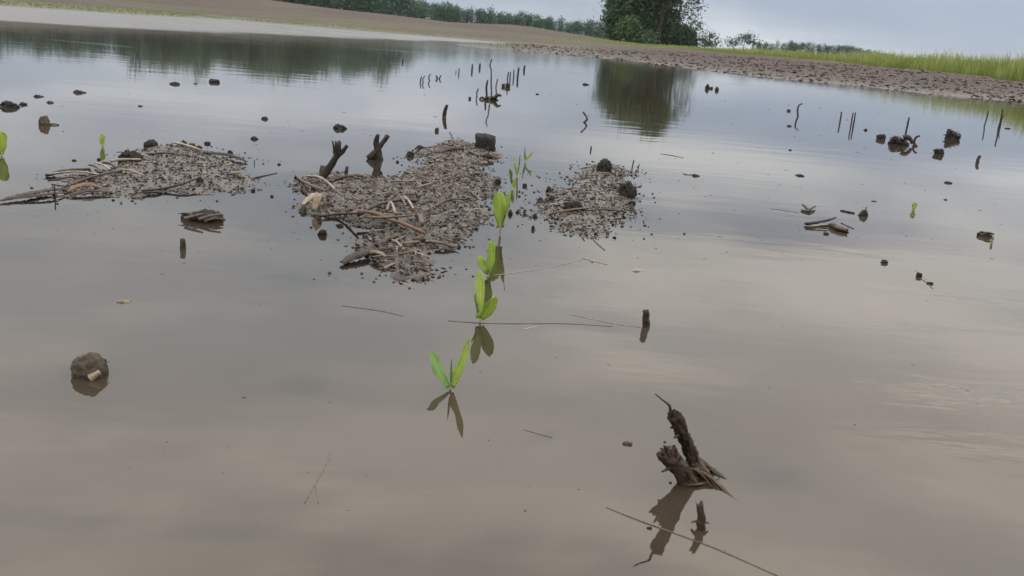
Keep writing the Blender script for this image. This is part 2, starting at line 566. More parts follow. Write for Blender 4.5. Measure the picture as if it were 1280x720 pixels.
def mat_ground():
    m, nt, b = new_mat('field_and_bank')
    p = pos(nt)
    n1 = noise_tex(nt, 1.6, 8, 0.7, vec=p)
    n2 = noise_tex(nt, 14, 6, 0.7, vec=p)
    n3 = noise_tex(nt, 0.12, 4, 0.6, vec=p)
    s = math_(nt, 'ADD', math_(nt, 'MULTIPLY', n1.outputs['Fac'], 0.45), math_(nt, 'MULTIPLY', n2.outputs['Fac'], 0.55))
    soil = ramp(nt, [(0.38, (0.014, 0.009, 0.0078)), (0.5, (0.045, 0.0295, 0.0255)), (0.64, (0.080, 0.0545, 0.0490))])
    nt.links.new(s, soil.inputs['Fac'])
    wet = ramp(nt, [(0.38, (0.007, 0.006, 0.0055)), (0.52, (0.024, 0.018, 0.0165)), (0.66, (0.066, 0.051, 0.047))])
    nt.links.new(s, wet.inputs['Fac'])
    gr = ramp(nt, [(0.3, (0.040, 0.052, 0.020)), (0.52, (0.072, 0.078, 0.034)), (0.7, (0.105, 0.103, 0.052))])
    nt.links.new(s, gr.inputs['Fac'])
    a = attr(nt, 'green')
    f = math_(nt, 'MULTIPLY', math_(nt, 'ADD', a, math_(nt, 'MULTIPLY', math_(nt, 'SUBTRACT', n3.outputs['Fac'], 0.5), 0.5)), 1.0, True)
    f = math_(nt, 'MULTIPLY', f, math_(nt, 'GREATER_THAN', a, 0.01))
    rows = N(nt, 'ShaderNodeTexWave', wave_type='BANDS', bands_direction='X')
    rows.inputs['Scale'].default_value = 0.42; rows.inputs['Distortion'].default_value = 1.5; rows.inputs['Detail'].default_value = 2
    rm = N(nt, 'ShaderNodeMapping'); rm.inputs['Rotation'].default_value = (0, 0, 0.32)
    nt.links.new(p, rm.inputs['Vector']); nt.links.new(rm.outputs['Vector'], rows.inputs['Vector'])
    patch = ramp(nt, [(0.3, (0.68, 0.66, 0.66)), (0.7, (1.05, 1.05, 1.05))])
    nt.links.new(math_(nt, 'ADD', math_(nt, 'MULTIPLY', n3.outputs['Fac'], 0.7), math_(nt, 'MULTIPLY', rows.outputs['Fac'], 0.3)), patch.inputs['Fac'])
    soil_c = mixc(nt, 1.0, soil.outputs['Color'], patch.outputs['Color'], 'MULTIPLY')
    c = mixc(nt, attr(nt, 'wetness'), soil_c, wet.outputs['Color'])
    c = mixc(nt, f, c, gr.outputs['Color'])
    nt.links.new(c, b.inputs['Base Color'])
    rr = math_(nt, 'SUBTRACT', 0.9, math_(nt, 'MULTIPLY', attr(nt, 'wetness'), 0.4))
    nt.links.new(rr, b.inputs['Roughness'])
    b.inputs['Specular IOR Level'].default_value = 0.3
    bump(nt, b, s, 0.06, 0.8)
    return m


ground = np_mesh('ground', V, grid_faces(len(gx), len(gy)), mat_ground(), {'green': green, 'wetness': wetness})
setp(ground, 'brown field with green tinge rising from a muddy shore around flooded pond', 'field', kind='structure')

# ------------------------------------------------------------------ mud islands
I_LEFT = [(20, 247), (70, 240), (82, 224), (130, 208), (160, 200), (186, 186), (215, 181), (245, 184), (280, 194), (302, 204), (296, 216), (318, 226), (292, 237), (250, 240), (205, 244), (150, 247), (110, 246), (60, 250)]
I_MID = [(384, 226), (402, 220), (440, 220), (478, 224), (500, 214), (528, 205), (538, 190), (552, 181), (585, 180), (606, 190), (604, 200), (612, 214), (613, 232), (606, 250), (594, 264), (582, 282), (566, 302), (546, 322), (522, 340), (500, 350), (482, 344), (474, 330), (455, 322), (462, 300), (450, 288), (430, 284), (408, 274), (386, 266), (392, 246)]
I_RIGHT = [(684, 262), (692, 246), (706, 232), (712, 220), (738, 210), (752, 203), (772, 210), (778, 222), (796, 236), (794, 248), (776, 256), (776, 272), (766, 288), (752, 298), (722, 296), (702, 284), (690, 272)]
ISL = []
for nm, poly, H, lab in (('mud_island', I_LEFT, 0.011, 'flat mud island strewn with bark and sticks, the leftmost of three'),
                         ('mud_island', I_MID, 0.021, 'largest mud island, long and covered in chopped stalks beside the seedling row'),
                         ('mud_island', I_RIGHT, 0.012, 'smallest mud island, crumbly and dark, right of the seedling row')):
    ISL.append((nm, [xy(W(*p)) for p in poly], H, lab))


def island_h(k, x, y):
    nm, poly, H, lab = ISL[k]
    d = -sdf(poly, x, y) + 0.05 * fbm(x, y, 0.16, 3, 40 + k)
    base = np.where(d > 0, H * (1 - np.exp(-np.maximum(d, 0) / 0.07)), 0) + np.where(d < 0, d * 0.16, 0)
    rough = (0.011 * fbm(x, y, 0.10, 3, 50 + k) + (0.009 if k == 1 else 0.005) * fbm(x, y, 0.030, 3, 60 + k) + 0.007 * np.abs(fbm(x, y, 0.05, 2, 70 + k)))
    amt = np.clip(1 + d / 0.12, 0, 1)
    return base + rough * amt * (0.55 if k != 1 else 0.75) - 0.003, d


def island_any(x, y):
    h = np.full(x.shape, -9.0)
    for k in range(3):
        h = np.maximum(h, island_h(k, x, y)[0])
    return h


def on_ground(u, v, lift=0.0):
    """point of the island surface (or the water) that shows at pixel (u, v)"""
    z = 0.0
    for _ in range(3):
        p = W(u, v, z)
        z = max(0.0, float(island_any(np.array([p.x]), np.array([p.y]))[0]))
    p = W(u, v, z)
    return Vector((p.x, p.y, z + lift))


for k, (nm, poly, H, lab) in enumerate(ISL):
    P = np.array(poly)
    x0, y0 = P.min(0) - 0.16; x1, y1 = P.max(0) + 0.16
    st = 0.006
    ax_ = np.arange(x0, x1, st); ay_ = np.arange(y0, y1, st * 1.3)
    XX, YY = np.meshgrid(ax_, ay_)
    ZZ, dd = island_h(k, XX, YY)
    o = np_mesh(nm, np.stack([XX.ravel(), YY.ravel(), ZZ.ravel()], 1), grid_faces(len(ax_), len(ay_)), M['island'])
    setp(o, lab, 'mud island', kind='structure')

# ------------------------------------------------------------------ water
wxs = axis([(-300, -60, 20), (-60, -6, 0.9), (-6, -3, 0.15), (-3, 3, 0.03), (3, 6, 0.15), (6, 40, 0.9), (40, 300, 20)])
wys = axis([(-40, -2, 3), (-2, 0.6, 0.2), (0.6, 5.2, 0.03), (5.2, 9, 0.12), (9, 75, 0.7), (75, 90, 5)])
X, Y = np.meshgrid(wxs, wys)
Zb, Db = terrain(X, Y)
Zi = island_any(X, Y)
dep = np.maximum(0, -np.maximum(Zb, Zi))
murk = 1 - np.exp(-dep / 0.035)
wind = sstep(0.5 - sdf(WINDP, X, Y) / 2.5 + 0.45 * fbm(X * 0.35, Y, 3.0, 3, 77))
rip = np.zeros(X.shape)
for (u, v, s, a) in ((1232, 496, 0.14, 1.0), (1168, 410, 0.07, 0.7), (1185, 500, 0.10, 0.8), (1260, 376, 0.16, 0.7), (1265, 560, 0.1, 0.4)):
    p = W(u, v)
    rip = np.maximum(rip, a * np.exp(-((X - p.x) / (s * 1.5)) ** 2 - ((Y - p.y) / (s * 0.45)) ** 2))


def mat_water():
    m, nt, b = new_mat('muddy_water')
    p = pos(nt)
    n1 = noise_tex(nt, 1.6, 4, 0.55, vec=p)
    n2 = noise_tex(nt, 0.5, 3, 0.5, vec=pos(nt, (1, 0.7, 1)))
    s = math_(nt, 'ADD', math_(nt, 'MULTIPLY', n1.outputs['Fac'], 0.5), math_(nt, 'MULTIPLY', n2.outputs['Fac'], 0.5))
    murky = ramp(nt, [(0.36, (0.026, 0.0202, 0.0150)), (0.5, (0.037, 0.0283, 0.0210)), (0.64, (0.050, 0.0380, 0.0280))])
    nt.links.new(s, murky.inputs['Fac'])
    c = mixc(nt, attr(nt, 'murk'), (0.006, 0.005, 0.0042), murky.outputs['Color'])
    nt.links.new(c, b.inputs['Base Color'])
    b.inputs['IOR'].default_value = 1.333
    b.inputs['Specular IOR Level'].default_value = 0.5
    wn = attr(nt, 'wind')
    g = N(nt, 'ShaderNodeNewGeometry')
    ln = N(nt, 'ShaderNodeVectorMath', operation='LENGTH')
    nt.links.new(g.outputs['Position'], ln.inputs[0])
    far = N(nt, 'ShaderNodeMapRange')
    far.inputs['From Min'].default_value = 3; far.inputs['From Max'].default_value = 25
    far.inputs['To Min'].default_value = 0.012; far.inputs['To Max'].default_value = 0.065
    nt.links.new(ln.outputs['Value'], far.inputs['Value'])
    streak = noise_tex(nt, 1.0, 4, 0.6, vec=pos(nt, (0.25, 1.6, 1)))
    st = ramp(nt, [(0.58, (0, 0, 0)), (0.72, (1, 1, 1))])
    nt.links.new(streak.outputs['Fac'], st.inputs['Fac'])
    ro = math_(nt, 'ADD', far.outputs['Result'], math_(nt, 'MULTIPLY', wn, 0.2))
    ro = math_(nt, 'ADD', ro, math_(nt, 'MULTIPLY', math_(nt, 'MULTIPLY', st.outputs['Color'], far.outputs['Result']), 1.6))
    nt.links.new(ro, b.inputs['Roughness'])
    w1 = noise_tex(nt, 2.6, 3, 0.5, vec=pos(nt, (0.6, 1.5, 1)))
    w2 = noise_tex(nt, 16, 3, 0.5, vec=pos(nt, (0.55, 1.6, 1)))
    n_1 = bump(nt, b, w1.outputs['Fac'], 0.0010, 1.0)
    x = N(nt, 'ShaderNodeBump')
    x.inputs['Distance'].default_value = 0.008
    nt.links.new(math_(nt, 'ADD', math_(nt, 'MULTIPLY', attr(nt, 'ripple'), 0.45), 0.012), x.inputs['Strength'])
    nt.links.new(w2.outputs['Fac'], x.inputs['Height']); nt.links.new(n_1, x.inputs['Normal'])
    nt.links.new(x.outputs['Normal'], b.inputs['Normal'])
    return m


water = np_mesh('pond_water', np.stack([X.ravel(), Y.ravel(), np.zeros(X.size)], 1), grid_faces(len(wxs), len(wys)), mat_water(), {'murk': murk, 'wind': wind, 'ripple': rip})
setp(water, 'still muddy floodwater mirroring the overcast sky', 'water', kind='structure')


# ------------------------------------------------------------------ scattered litter (stuff)
def scatter(name, bv, bf, n, posn, scl, yaw, tilt, roll, m, tint, label, cat, uvs=None):
    bv = np.asarray(bv, float); bf = np.asarray(bf, int)
    nb = len(bv)
    v = bv[None] * scl[:, None, :]
    c, s = np.cos(roll)[:, None], np.sin(roll)[:, None]
    v = np.stack([v[..., 0], v[..., 1] * c - v[..., 2] * s, v[..., 1] * s + v[..., 2] * c], -1)
    c, s = np.cos(tilt)[:, None], np.sin(tilt)[:, None]
    v = np.stack([v[..., 0] * c - v[..., 2] * s, v[..., 1], v[..., 0] * s + v[..., 2] * c], -1)
    c, s = np.cos(yaw)[:, None], np.sin(yaw)[:, None]
    v = np.stack([v[..., 0] * c - v[..., 1] * s, v[..., 0] * s + v[..., 1] * c, v[..., 2]], -1)
    v = v + posn[:, None, :]
    f = (bf[None] + (np.arange(n) * nb)[:, None, None]).reshape(-1, bf.shape[1])
    o = np_mesh(name, v.reshape(-1, 3), f, m, {'tint': np.repeat(tint, nb)}, smooth=False)
    setp(o, label, cat, kind='stuff')
    return o


def island_points(k, n, reach=0.02, bias=None):
    poly = np.array(ISL[k][1])
    lo = poly.min(0) - reach * 2 - 0.02; hi = poly.max(0) + reach * 2 + 0.02
    out = []
    tot = 0
    while tot < n:
        p = lo + RS.rand(n * 3, 2) * (hi - lo)
        h, d = island_h(k, p[:, 0], p[:, 1])
        keep = RS.rand(len(p)) < np.where(d > 0, 1, np.exp(d / max(reach, 1e-4)))
        q = np.column_stack([p[keep], np.maximum(h[keep], -0.0015)])
        out.append(q); tot += len(q)
    return np.concatenate(out)[:n]


v1, f1 = ico(1)
cr = np.array([tuple(p) for p in v1]) * (1 + 0.28 * RS.randn(len(v1), 1))
box = []
for i, xx in enumerate((-0.5, -0.1, 0.25, 0.5)):
    off = (0.0, 0.28, 0.18, -0.15)[i]
    for (a, c) in ((-1, -1), (1, -1), (1, 1), (-1, 1)):
        box.append((xx, off + a * 0.5, c * 0.5))
bxf = []
for i in range(3):
    for k in range(4):
        bxf.append((i * 4 + k, i * 4 + (k + 1) % 4, i * 4 + 4 + (k + 1) % 4, i * 4 + 4 + k))
bxf += [(3, 2, 1, 0), (12, 13, 14, 15)]
places = ('leftmost', 'largest', 'smallest')
for k, (nc, ns, reach) in enumerate(((5600, 420, 0.03), (14000, 2600, 0.026), (6400, 300, 0.036))):
    p = island_points(k, nc, reach)
    s = 0.0009 + (0.0042, 0.0046, 0.0050)[k] * RS.rand(nc) ** 5
    s3 = s[:, None] * (0.7 + 0.6 * RS.rand(nc, 3))
    p[:, 2] += s * 0.35
    scatter('soil_crumbs', cr, f1, nc, p, s3, RS.rand(nc) * 6.3, RS.rand(nc), RS.rand(nc), M['crumb'], RS.rand(nc),
            'loose dark soil crumbs scattered over and around the %s mud island' % places[k], 'soil crumbs')
    p = island_points(k, ns, 0.006)
    L = 0.004 + 0.045 * RS.rand(ns) ** 4.5
    th = 0.0007 + 0.0016 * RS.rand(ns)
    p[:, 2] += th + 0.001 + 0.003 * RS.rand(ns)
    yaw = RS.randn(ns) * 1.0 + np.where(RS.rand(ns) < 0.4, 0.7, -0.2) * (k == 1) + (k == 0) * RS.randn(ns) * -0.4
    scatter('crop_litter', box, bxf, ns, p, np.stack([L, th * (1 + 1.2 * RS.rand(ns)), th * 0.7], 1), yaw, RS.randn(ns) * 0.22, RS.rand(ns) * 6, M['litter'], RS.rand(ns),
            'chopped stalk and straw litter matted on the %s mud island' % places[k], 'crop litter')

# clods and litter along the banks
nb_ = 30000
pp = []
while len(pp) < nb_:
    u = 640 + 900 * RS.rand(4000) ** 1.0
    r = 16 + 40 * RS.rand(4000) ** 1.4
    for uu, rr in zip(u, r):
        q = at_dist(uu, rr)
        pp.append((q.x, q.y))
pp = np.array(pp)
z, d = terrain(pp[:, 0], pp[:, 1])
bb = np.arctan2(pp[:, 0], pp[:, 1])
ge = np.interp(bb, [b_of(u) for u in (640, 700, 760, 850, 951, 1052, 1153, 1280, 1500)], [4, 5, 10, 26, 26, 20, 15, 11.5, 11])
keep = (d > -0.45) & (d < ge + 1) & (RS.rand(len(pp)) < np.clip(1.2 - d / 14, 0.25, 1) * np.where(d < 0, 0.35, 1))
pp = pp[keep]; z = z[keep]; n = len(pp)
s = 0.010 + 0.050 * RS.rand(n) ** 6
scatter('bank_clods', cr, f1, n, np.column_stack([pp, np.maximum(z, 0) + s * 0.2]), s[:, None] * (np.array([[1.2, 1.2, 0.5]]) * (0.7 + 0.6 * RS.rand(n, 3))), RS.rand(n) * 6.3, RS.rand(n) * 0.6, RS.rand(n) * 0.6,
        M['bank_clod'], RS.rand(n), 'rough brown clods covering the muddy bank below the tall grass', 'bank clods')


# ------------------------------------------------------------------ grass
def blades(name, pts, zs, h, wdt, m, tint, label, cat, lean=0.25):
    n = len(pts)
    yaw = RS.rand(n) * 6.283
    ld = RS.rand(n) * 6.283
    la = np.abs(RS.randn(n)) * lean
    ax = np.stack([np.cos(yaw), np.sin(yaw), np.zeros(n)], 1)
    lv = np.stack([np.cos(ld), np.sin(ld), np.zeros(n)], 1)
    base = np.column_stack([pts, zs - 0.02])
    V = []
    for t, wk in ((0, 0.7), (0.4, 1.0), (0.75, 0.75), (1.0, 0.12)):
        c = base + np.array([0, 0, 1.0]) * (h * t * (1 - 0.25 * la * t))[:, None] + lv * (h * la * t * t)[:, None]
        V.append(c - ax * (wdt * wk / 2)[:, None]); V.append(c + ax * (wdt * wk / 2)[:, None])
    V = np.stack(V, 1).reshape(-1, 3)
    q = np.array([(0, 1, 3, 2), (2, 3, 5, 4), (4, 5, 7, 6)])
    f = (q[None] + (np.arange(n) * 8)[:, None, None]).reshape(-1, 4)
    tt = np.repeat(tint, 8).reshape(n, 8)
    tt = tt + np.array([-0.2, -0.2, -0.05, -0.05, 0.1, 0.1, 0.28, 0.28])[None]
    o = np_mesh(name, V, f, m, {'tint': np.clip(tt, 0, 1)})
    return setp(o, label, cat, kind='stuff')


def polar_pts(n, u0, u1, r0, r1, pw=1.0):
    u = u0 + (u1 - u0) * RS.rand(n); r = r0 + (r1 - r0) * RS.rand(n) ** pw
    ds = np.array([xy(bearing_dir(a)) for a in np.linspace(u0, u1, 200)])
    i = np.clip(((u - u0) / (u1 - u0) * 199), 0, 198.999)
    k = i.astype(int); t = (i - k)[:, None]
    dv = ds[k] * (1 - t) + ds[k + 1] * t
    return dv * r[:, None]


P = polar_pts(170000, 655, 1520, 24, 130, 1.25)
z, d = terrain(P[:, 0], P[:, 1])
bb = np.arctan2(P[:, 0], P[:, 1])
us_ = (640, 700, 760, 850, 951, 1052, 1153, 1280, 1500)
ge = np.interp(bb, [b_of(u) for u in us_], [4, 5, 10, 26, 26, 20, 15, 11.5, 11]) * (1 + 0.10 * fbm(P[:, 0], P[:, 1], 6.0, 3, 91))
dg = d - ge
hh = np.interp(bb, [b_of(u) for u in us_], [0.15, 0.15, 0.18, 0.32, 0.70, 0.86, 0.96, 1.02, 1.02])
keep = (dg > 0) & (RS.rand(len(P)) < np.where(dg < 7, 1.0, 0.45) * np.interp(bb, [b_of(u) for u in (660, 760, 830)], [0.05, 0.5, 1.0]))
P = P[keep]; z = z[keep]; dg = dg[keep]; hh = hh[keep]
n = len(P)
patch = fbm(P[:, 0], P[:, 1], 2.5, 3, 55)
h = hh * (0.48 + 0.5 * RS.rand(n) ** 1.3) * (1 + 0.34 * patch) * np.clip(0.35 + dg / 2.2, 0.35, 1)
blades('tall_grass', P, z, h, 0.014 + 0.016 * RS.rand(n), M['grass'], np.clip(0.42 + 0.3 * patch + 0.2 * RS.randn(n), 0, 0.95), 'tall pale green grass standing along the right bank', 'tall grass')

P = polar_pts(60000, -260, 660, 34, 75)
z, d = terrain(P[:, 0], P[:, 1])
bb = np.arctan2(P[:, 0], P[:, 1])
keep = (d > 0.3) & (RS.rand(len(P)) < np.exp(-((d - 1.8) / 1.6) ** 2) * np.clip(1.15 - (bb - b_of(380)) / (b_of(600) - b_of(380)), 0.15, 1))
P = P[keep]; z = z[keep]; n = len(P)
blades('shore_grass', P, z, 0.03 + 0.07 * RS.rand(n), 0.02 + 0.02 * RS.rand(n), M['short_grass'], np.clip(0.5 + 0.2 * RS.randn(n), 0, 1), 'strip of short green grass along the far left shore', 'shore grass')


# ------------------------------------------------------------------ trees
def crown_mesh(name, lobes, leaf, m, per, seed, parent=None, density_top=0.0):
    """lobes: (x, y, z, rx, ry, rz, count). Leaf-clump quads spread through each lobe's volume, crowded to its rim, in small sprays"""
    rs = np.random.RandomState(seed)
    C = []; T = []; S = []
    for (x, y, z, rx, ry, rz, cnt) in lobes:
        ncl = max(3, cnt // per)
        dirs = rs.randn(ncl, 3); dirs /= np.linalg.norm(dirs, axis=1)[:, None]
        rad = 0.45 + 0.6 * rs.rand(ncl) ** 0.6
        cc = np.array([x, y, z]) + dirs * rad[:, None] * np.array([rx, ry, rz])
        t0 = rs.rand(ncl) * 0.45 + 0.28
        spread = leaf * (1.0 + 1.4 * rs.rand(ncl))
        pts = cc[:, None] + rs.randn(ncl, per, 3) * spread[:, None, None] * np.array([1.1, 1.1, 0.7])
        C.append(pts.reshape(-1, 3)); T.append((t0[:, None] + rs.randn(ncl, per) * 0.12).ravel())
        S.append((leaf * (0.5 + 0.8 * rs.rand(ncl * per))))
    C = np.concatenate(C); T = np.clip(np.concatenate(T), 0, 1); S = np.concatenate(S)
    n = len(C)
    a = rs.randn(n, 3); a /= np.linalg.norm(a, axis=1)[:, None]
    b = np.cross(a, rs.randn(n, 3)); b /= np.linalg.norm(b, axis=1)[:, None]
    s = S[:, None]
    V = np.stack([C - a * s * 0.6, C - b * s * 0.42 + a * s * 0.05, C + a * s * 0.75, C + b * s * 0.42 - a * s * 0.05], 1).reshape(-1, 3)
    f = (np.arange(4)[None] + (np.arange(n) * 4)[:, None])
    return np_mesh(name, V, f, m, {'tint': np.repeat(T, 4)}, smooth=False, parent=parent)


def trunk_mesh(name, h, r, limbs, seed, parent, lean=0.03):
    rnd = random.Random(seed)
    mb = MB()
    pts = [Vector((lean * h * (t ** 1.5) + 0.05 * r * rnd.uniform(-1, 1), 0.4 * r * rnd.uniform(-1, 1), -0.3 + (h + 0.3) * t)) for t in [i / 8 for i in range(9)]]
    mb.add(*tube(pts, [r * (1.25 - 1.0 * i / 8) for i in range(9)], 9, 0.12, seed=seed))
    for (z0, dx, dy, dz, r0) in limbs:
        i = z0 / h
        p0 = Vector((lean * h * i ** 1.5, 0, z0))
        p1 = p0 + Vector((dx * .5, dy * .5, dz * .35)); p2 = p0 + Vector((dx, dy, dz))
        pts = spline([p0, p1, p2], 7)
        mb.add(*tube(pts, [r0 * (1 - 0.8 * k / 6) for k in range(7)], 6, 0.1, seed=seed + 3))
        for q in range(3):
            s0 = pts[3 + q]; e = s0 + Vector((rnd.uniform(-.35, .35) * abs(dx) + dx * .2, rnd.uniform(-.4, .4) * (abs(dx) + abs(dy)), rnd.uniform(-0.05, .4) * (abs(dx) + abs(dz))))
            mb.add(*tube([s0, s0.lerp(e, .5) + Vector((0, 0, .1)), e], [r0 * .35, r0 * .25, r0 * .1], 5, seed=q))
    return mb.build(name, M['bark'], parent)


def tz(p):
    return float(terrain(np.array([p.x]), np.array([p.y]))[0][0])


def place_tree(name, u, dist, label, cat, group=None):
    p = at_dist(u, dist); p.z = tz(p)
    r = empty(name, p)
    return setp(r, label, cat, group)


# the clump of trees beyond the bank; 1 px is about 0.11 m there
DT = 128.0
k = DT / F
t = place_tree('tree', 796, DT, 'broad round leafy tree, left half of the tree clump on the far bank', 'tree')
L = [(-1.0, 0, 5.2, 2.9, 3.0, 2.8, 1500), (1.2, 0.4, 4.6, 2.4, 2.6, 2.6, 1200), (-2.6, -0.4, 5.4, 1.7, 1.7, 1.5, 650), (0.4, 0, 7.3, 2.4, 2.4, 1.9, 1100), (-1.6, 0.2, 7.2, 1.5, 1.6, 1.3, 550), (-2.2, -0.6, 2.7, 1.6, 1.6, 1.6, 600), (0.6, -1.2, 2.6, 2.0, 1.4, 1.6, 700), (0.9, 0, 8.6, 1.3, 1.3, 0.9, 320), (-2.9, 0, 3.9, 1.3, 1.4, 1.3, 400)]
crown_mesh('crown', [l[:6] + (int(l[6] * 2.8),) for l in L], 0.30, M['crown'], 11, 1, t)
trunk_mesh('trunk', 8.5, 0.26, [(2.2, -2.0, 0.5, 2.6, .11), (2.8, 1.7, -0.4, 2.4, .1), (4.2, -1.6, -0.6, 3.0, .09), (5, 1.4, .7, 2.4, .08)], 2, t)
t = place_tree('tree', 822, DT - 3, 'tallest tree of the far bank clump, with a long bare dark trunk', 'tree')
L = [(0.5, 0, 8.8, 1.3, 1.4, 1.0, 450), (-0.6, 0.3, 7.7, 1.6, 1.7, 1.2, 600), (1.1, 0, 7.5, 1.5, 1.6, 1.0, 440), (0.4, 0, 9.7, 0.7, 0.7, 0.5, 140), (-0.9, 0.8, 6.3, 1.3, 1.1, 1.1, 380), (0.9, .9, 6.0, 1.3, 1.0, 1.0, 320)]
crown_mesh('crown', [l[:6] + (int(l[6] * 2.8),) for l in L], 0.30, M['crown'], 11, 4, t)
trunk_mesh('trunk', 9.3, 0.27, [(6.0, -1.2, .2, 1.6, .08), (6.8, 1.4, -.1, 1.3, .08), (8, -0.8, .3, 1.6, .06), (8.6, 1.0, 0, 1.5, .06)], 5, t, 0.05)
t = place_tree('tree', 843, DT + 1, 'airy open branched tree at the right end of the clump, sky showing through', 'tree')
L = [(-0.4, 0, 6.0, 1.0, 1.0, 0.7, 170), (1.0, 0, 6.9, 0.9, 0.8, 0.45, 120), (1.9, 0, 6.0, 0.8, 0.8, 0.35, 90), (2.5, 0, 5.3, 0.55, 0.6, 0.3, 60), (2.1, 0.2, 4.5, 0.5, 0.6, 0.3, 50), (2.7, 0, 3.2, 0.75, 0.7, 0.4, 100), (2.9, 0, 2.4, 0.5, 0.5, 0.3, 45), (0.9, 0, 5.2, 0.9, 0.8, 0.4, 90), (1.5, 0, 4.0, 0.8, 0.8, 0.4, 80), (0.2, 0.1, 7.9, 1.1, 1.0, 0.6, 140), (1.4, 0, 8.2, 0.7, 0.7, 0.4, 70), (0.2, 0, 4.2, 1.0, 0.9, 0.7, 150), (2.3, 0, 7.1, 0.5, 0.5, 0.3, 45)]
crown_mesh('crown', L, 0.24, M['crown_dark'], 7, 8, t)
trunk_mesh('trunk', 7.6, 0.17, [(2.4, 2.5, 0, 0.8, .06), (3.2, 2.0, .1, 1.4, .06), (4.2, 2.3, -.1, 1.4, .06), (5.0, 1.8, .1, 2.0, .06), (3.6, -1, 0, 2.2, .06), (6, 1.1, 0, 1.8, .05)], 9, t, 0.02)
for (u, dd_, lab, lobes, mt, sd) in (
        (782, -5, 'light green bush in front of the round tree on the far bank', [(0, 0, 1.3, 0.95, 0.9, 1.2, 420), (0.2, 0, 2.3, 0.6, 0.6, 0.7, 200)], 'crown_light', 11),
        (848, -2, 'wide dark bush under the airy tree on the far bank', [(0, 0, 1.1, 1.5, 1.2, 1.2, 700), (1.3, 0, 0.8, 1.0, 1.0, 0.9, 420), (-1.1, 0, 1.3, 1.2, 1.1, 1.5, 520), (0.6, 0, 2.1, 0.8, 0.8, 0.8, 260)], 'crown_dark', 12),
        (808, -6, 'low rounded bush at the foot of the bare dark trunk', [(0, 0, 0.7, 0.75, 0.7, 0.65, 300)], 'crown', 13),
        (768, -2, 'dark bush at the left foot of the tree clump', [(0, 0, 1.4, 0.9, 0.9, 1.3, 420), (-0.5, 0, 2.6, 0.8, 0.8, 0.9, 300)], 'crown_dark', 14),
        (795, -4, 'dark bush between the round tree and the light green bush', [(0, 0, 0.9, 1.0, 0.9, 0.9, 400)], 'crown_dark', 15),
        (829, -1, 'dark thicket just right of the bare dark trunk', [(0, 0, 1.4, 1.2, 1.0, 1.5, 600), (0.4, 0, 3.2, 1.1, 1.0, 1.4, 500)], 'crown_dark', 16)):
    t = place_tree('bush', u, DT + dd_, lab, 'bush')
    crown_mesh('crown', [l[:6] + (int(l[6] * 2.5),) for l in lobes], 0.27, M[mt], 10, sd, t)
    trunk_mesh('trunk', 1.0, 0.07, [(0.3, 0.4, 0.1, 0.6, .03), (0.3, -0.4, -0.1, 0.6, .03)], sd, t)

# the small things right of the clump and the distant tree line behind the grass
t = place_tree('bush', 884, 190, 'small dark rounded bush standing alone right of the tree clump', 'bush')
crown_mesh('crown', [(0, 0, 2.0, 1.1, 1.1, 1.4, 420), (1.0, 0, 1.4, 0.6, 0.6, 0.9, 160), (-0.8, 0, 1.2, 0.7, .7, .8, 160)], 0.28, M['crown_dark'], 10, 21, t)
trunk_mesh('trunk', 1.4, 0.1, [(0.5, 0.4, 0.1, 0.7, .04)], 22, t)
t = place_tree('tree', 928, 260, 'small open topped tree left of the distant low tree line', 'tree')
crown_mesh('crown', [(0, 0, 3.6, 2.0, 1.6, 1.0, 300), (1.3, 0, 4.3, 1.0, 1.0, 0.7, 130), (-2.2, 0, 2.8, 1.4, 1.2, 0.9, 200), (-3.6, 0, 2.2, 1.0, 1, .7, 110), (2.4, 0, 2.9, 1, 1, .8, 140)], 0.36, M['wood_tree'], 9, 23, t)
trunk_mesh('trunk', 3.6, 0.14, [(1.4, 1.6, 0.1, 1.8, .06), (1.2, -2.2, 0.1, 1.5, .06)], 24, t)


def wood_kind(kind, seed):
    rs = random.Random(seed)
    r = empty('woodland_tree', (0, 0, 0))
    if kind == 'round':
        L = [(rs.uniform(-1.1, 1.1), rs.uniform(-1, 1), rs.uniform(3.2, 8.2), rs.uniform(1.3, 2.3), rs.uniform(1.3, 2.1), rs.uniform(1.2, 1.9), 230) for _ in range(7)] + [(0, 0, 8.8, 1.2, 1.2, 1.1, 170), (0, 0, 2.4, 2.0, 2.0, 1.8, 300)]
    else:
        L = [(rs.uniform(-.2, .2), rs.uniform(-.2, .2), z, 2.1 * (1 - (z - 1.5) / 11.5), 2.1 * (1 - (z - 1.5) / 11.5), 0.9, int(240 * (1.15 - z / 11.5))) for z in (1.6, 2.8, 4.0, 5.2, 6.4, 7.5, 8.6, 9.6, 10.5)]
    c = crown_mesh('crown', L, 0.42, M['wood_tree'], 9, seed, r)
    tr = trunk_mesh('trunk', 7.5, 0.2, [(3, 1.0, .2, 2, .07), (4, -1.0, -.3, 2, .07)], seed, r)
    return r


protos = [wood_kind('round', 31), wood_kind('round', 32), wood_kind('round', 33), wood_kind('point', 34)]
LAB = {0: 'rounded leafy woodland tree in the dark line behind the brown hill', 3: 'pointed narrow woodland tree in the dark line behind the brown hill'}
LABF = {0: 'tiny rounded tree in the hazy tree line beyond the grass, right of the clump', 3: 'tiny pointed tree in the hazy tree line beyond the grass, right of the clump'}
used = [False] * 4


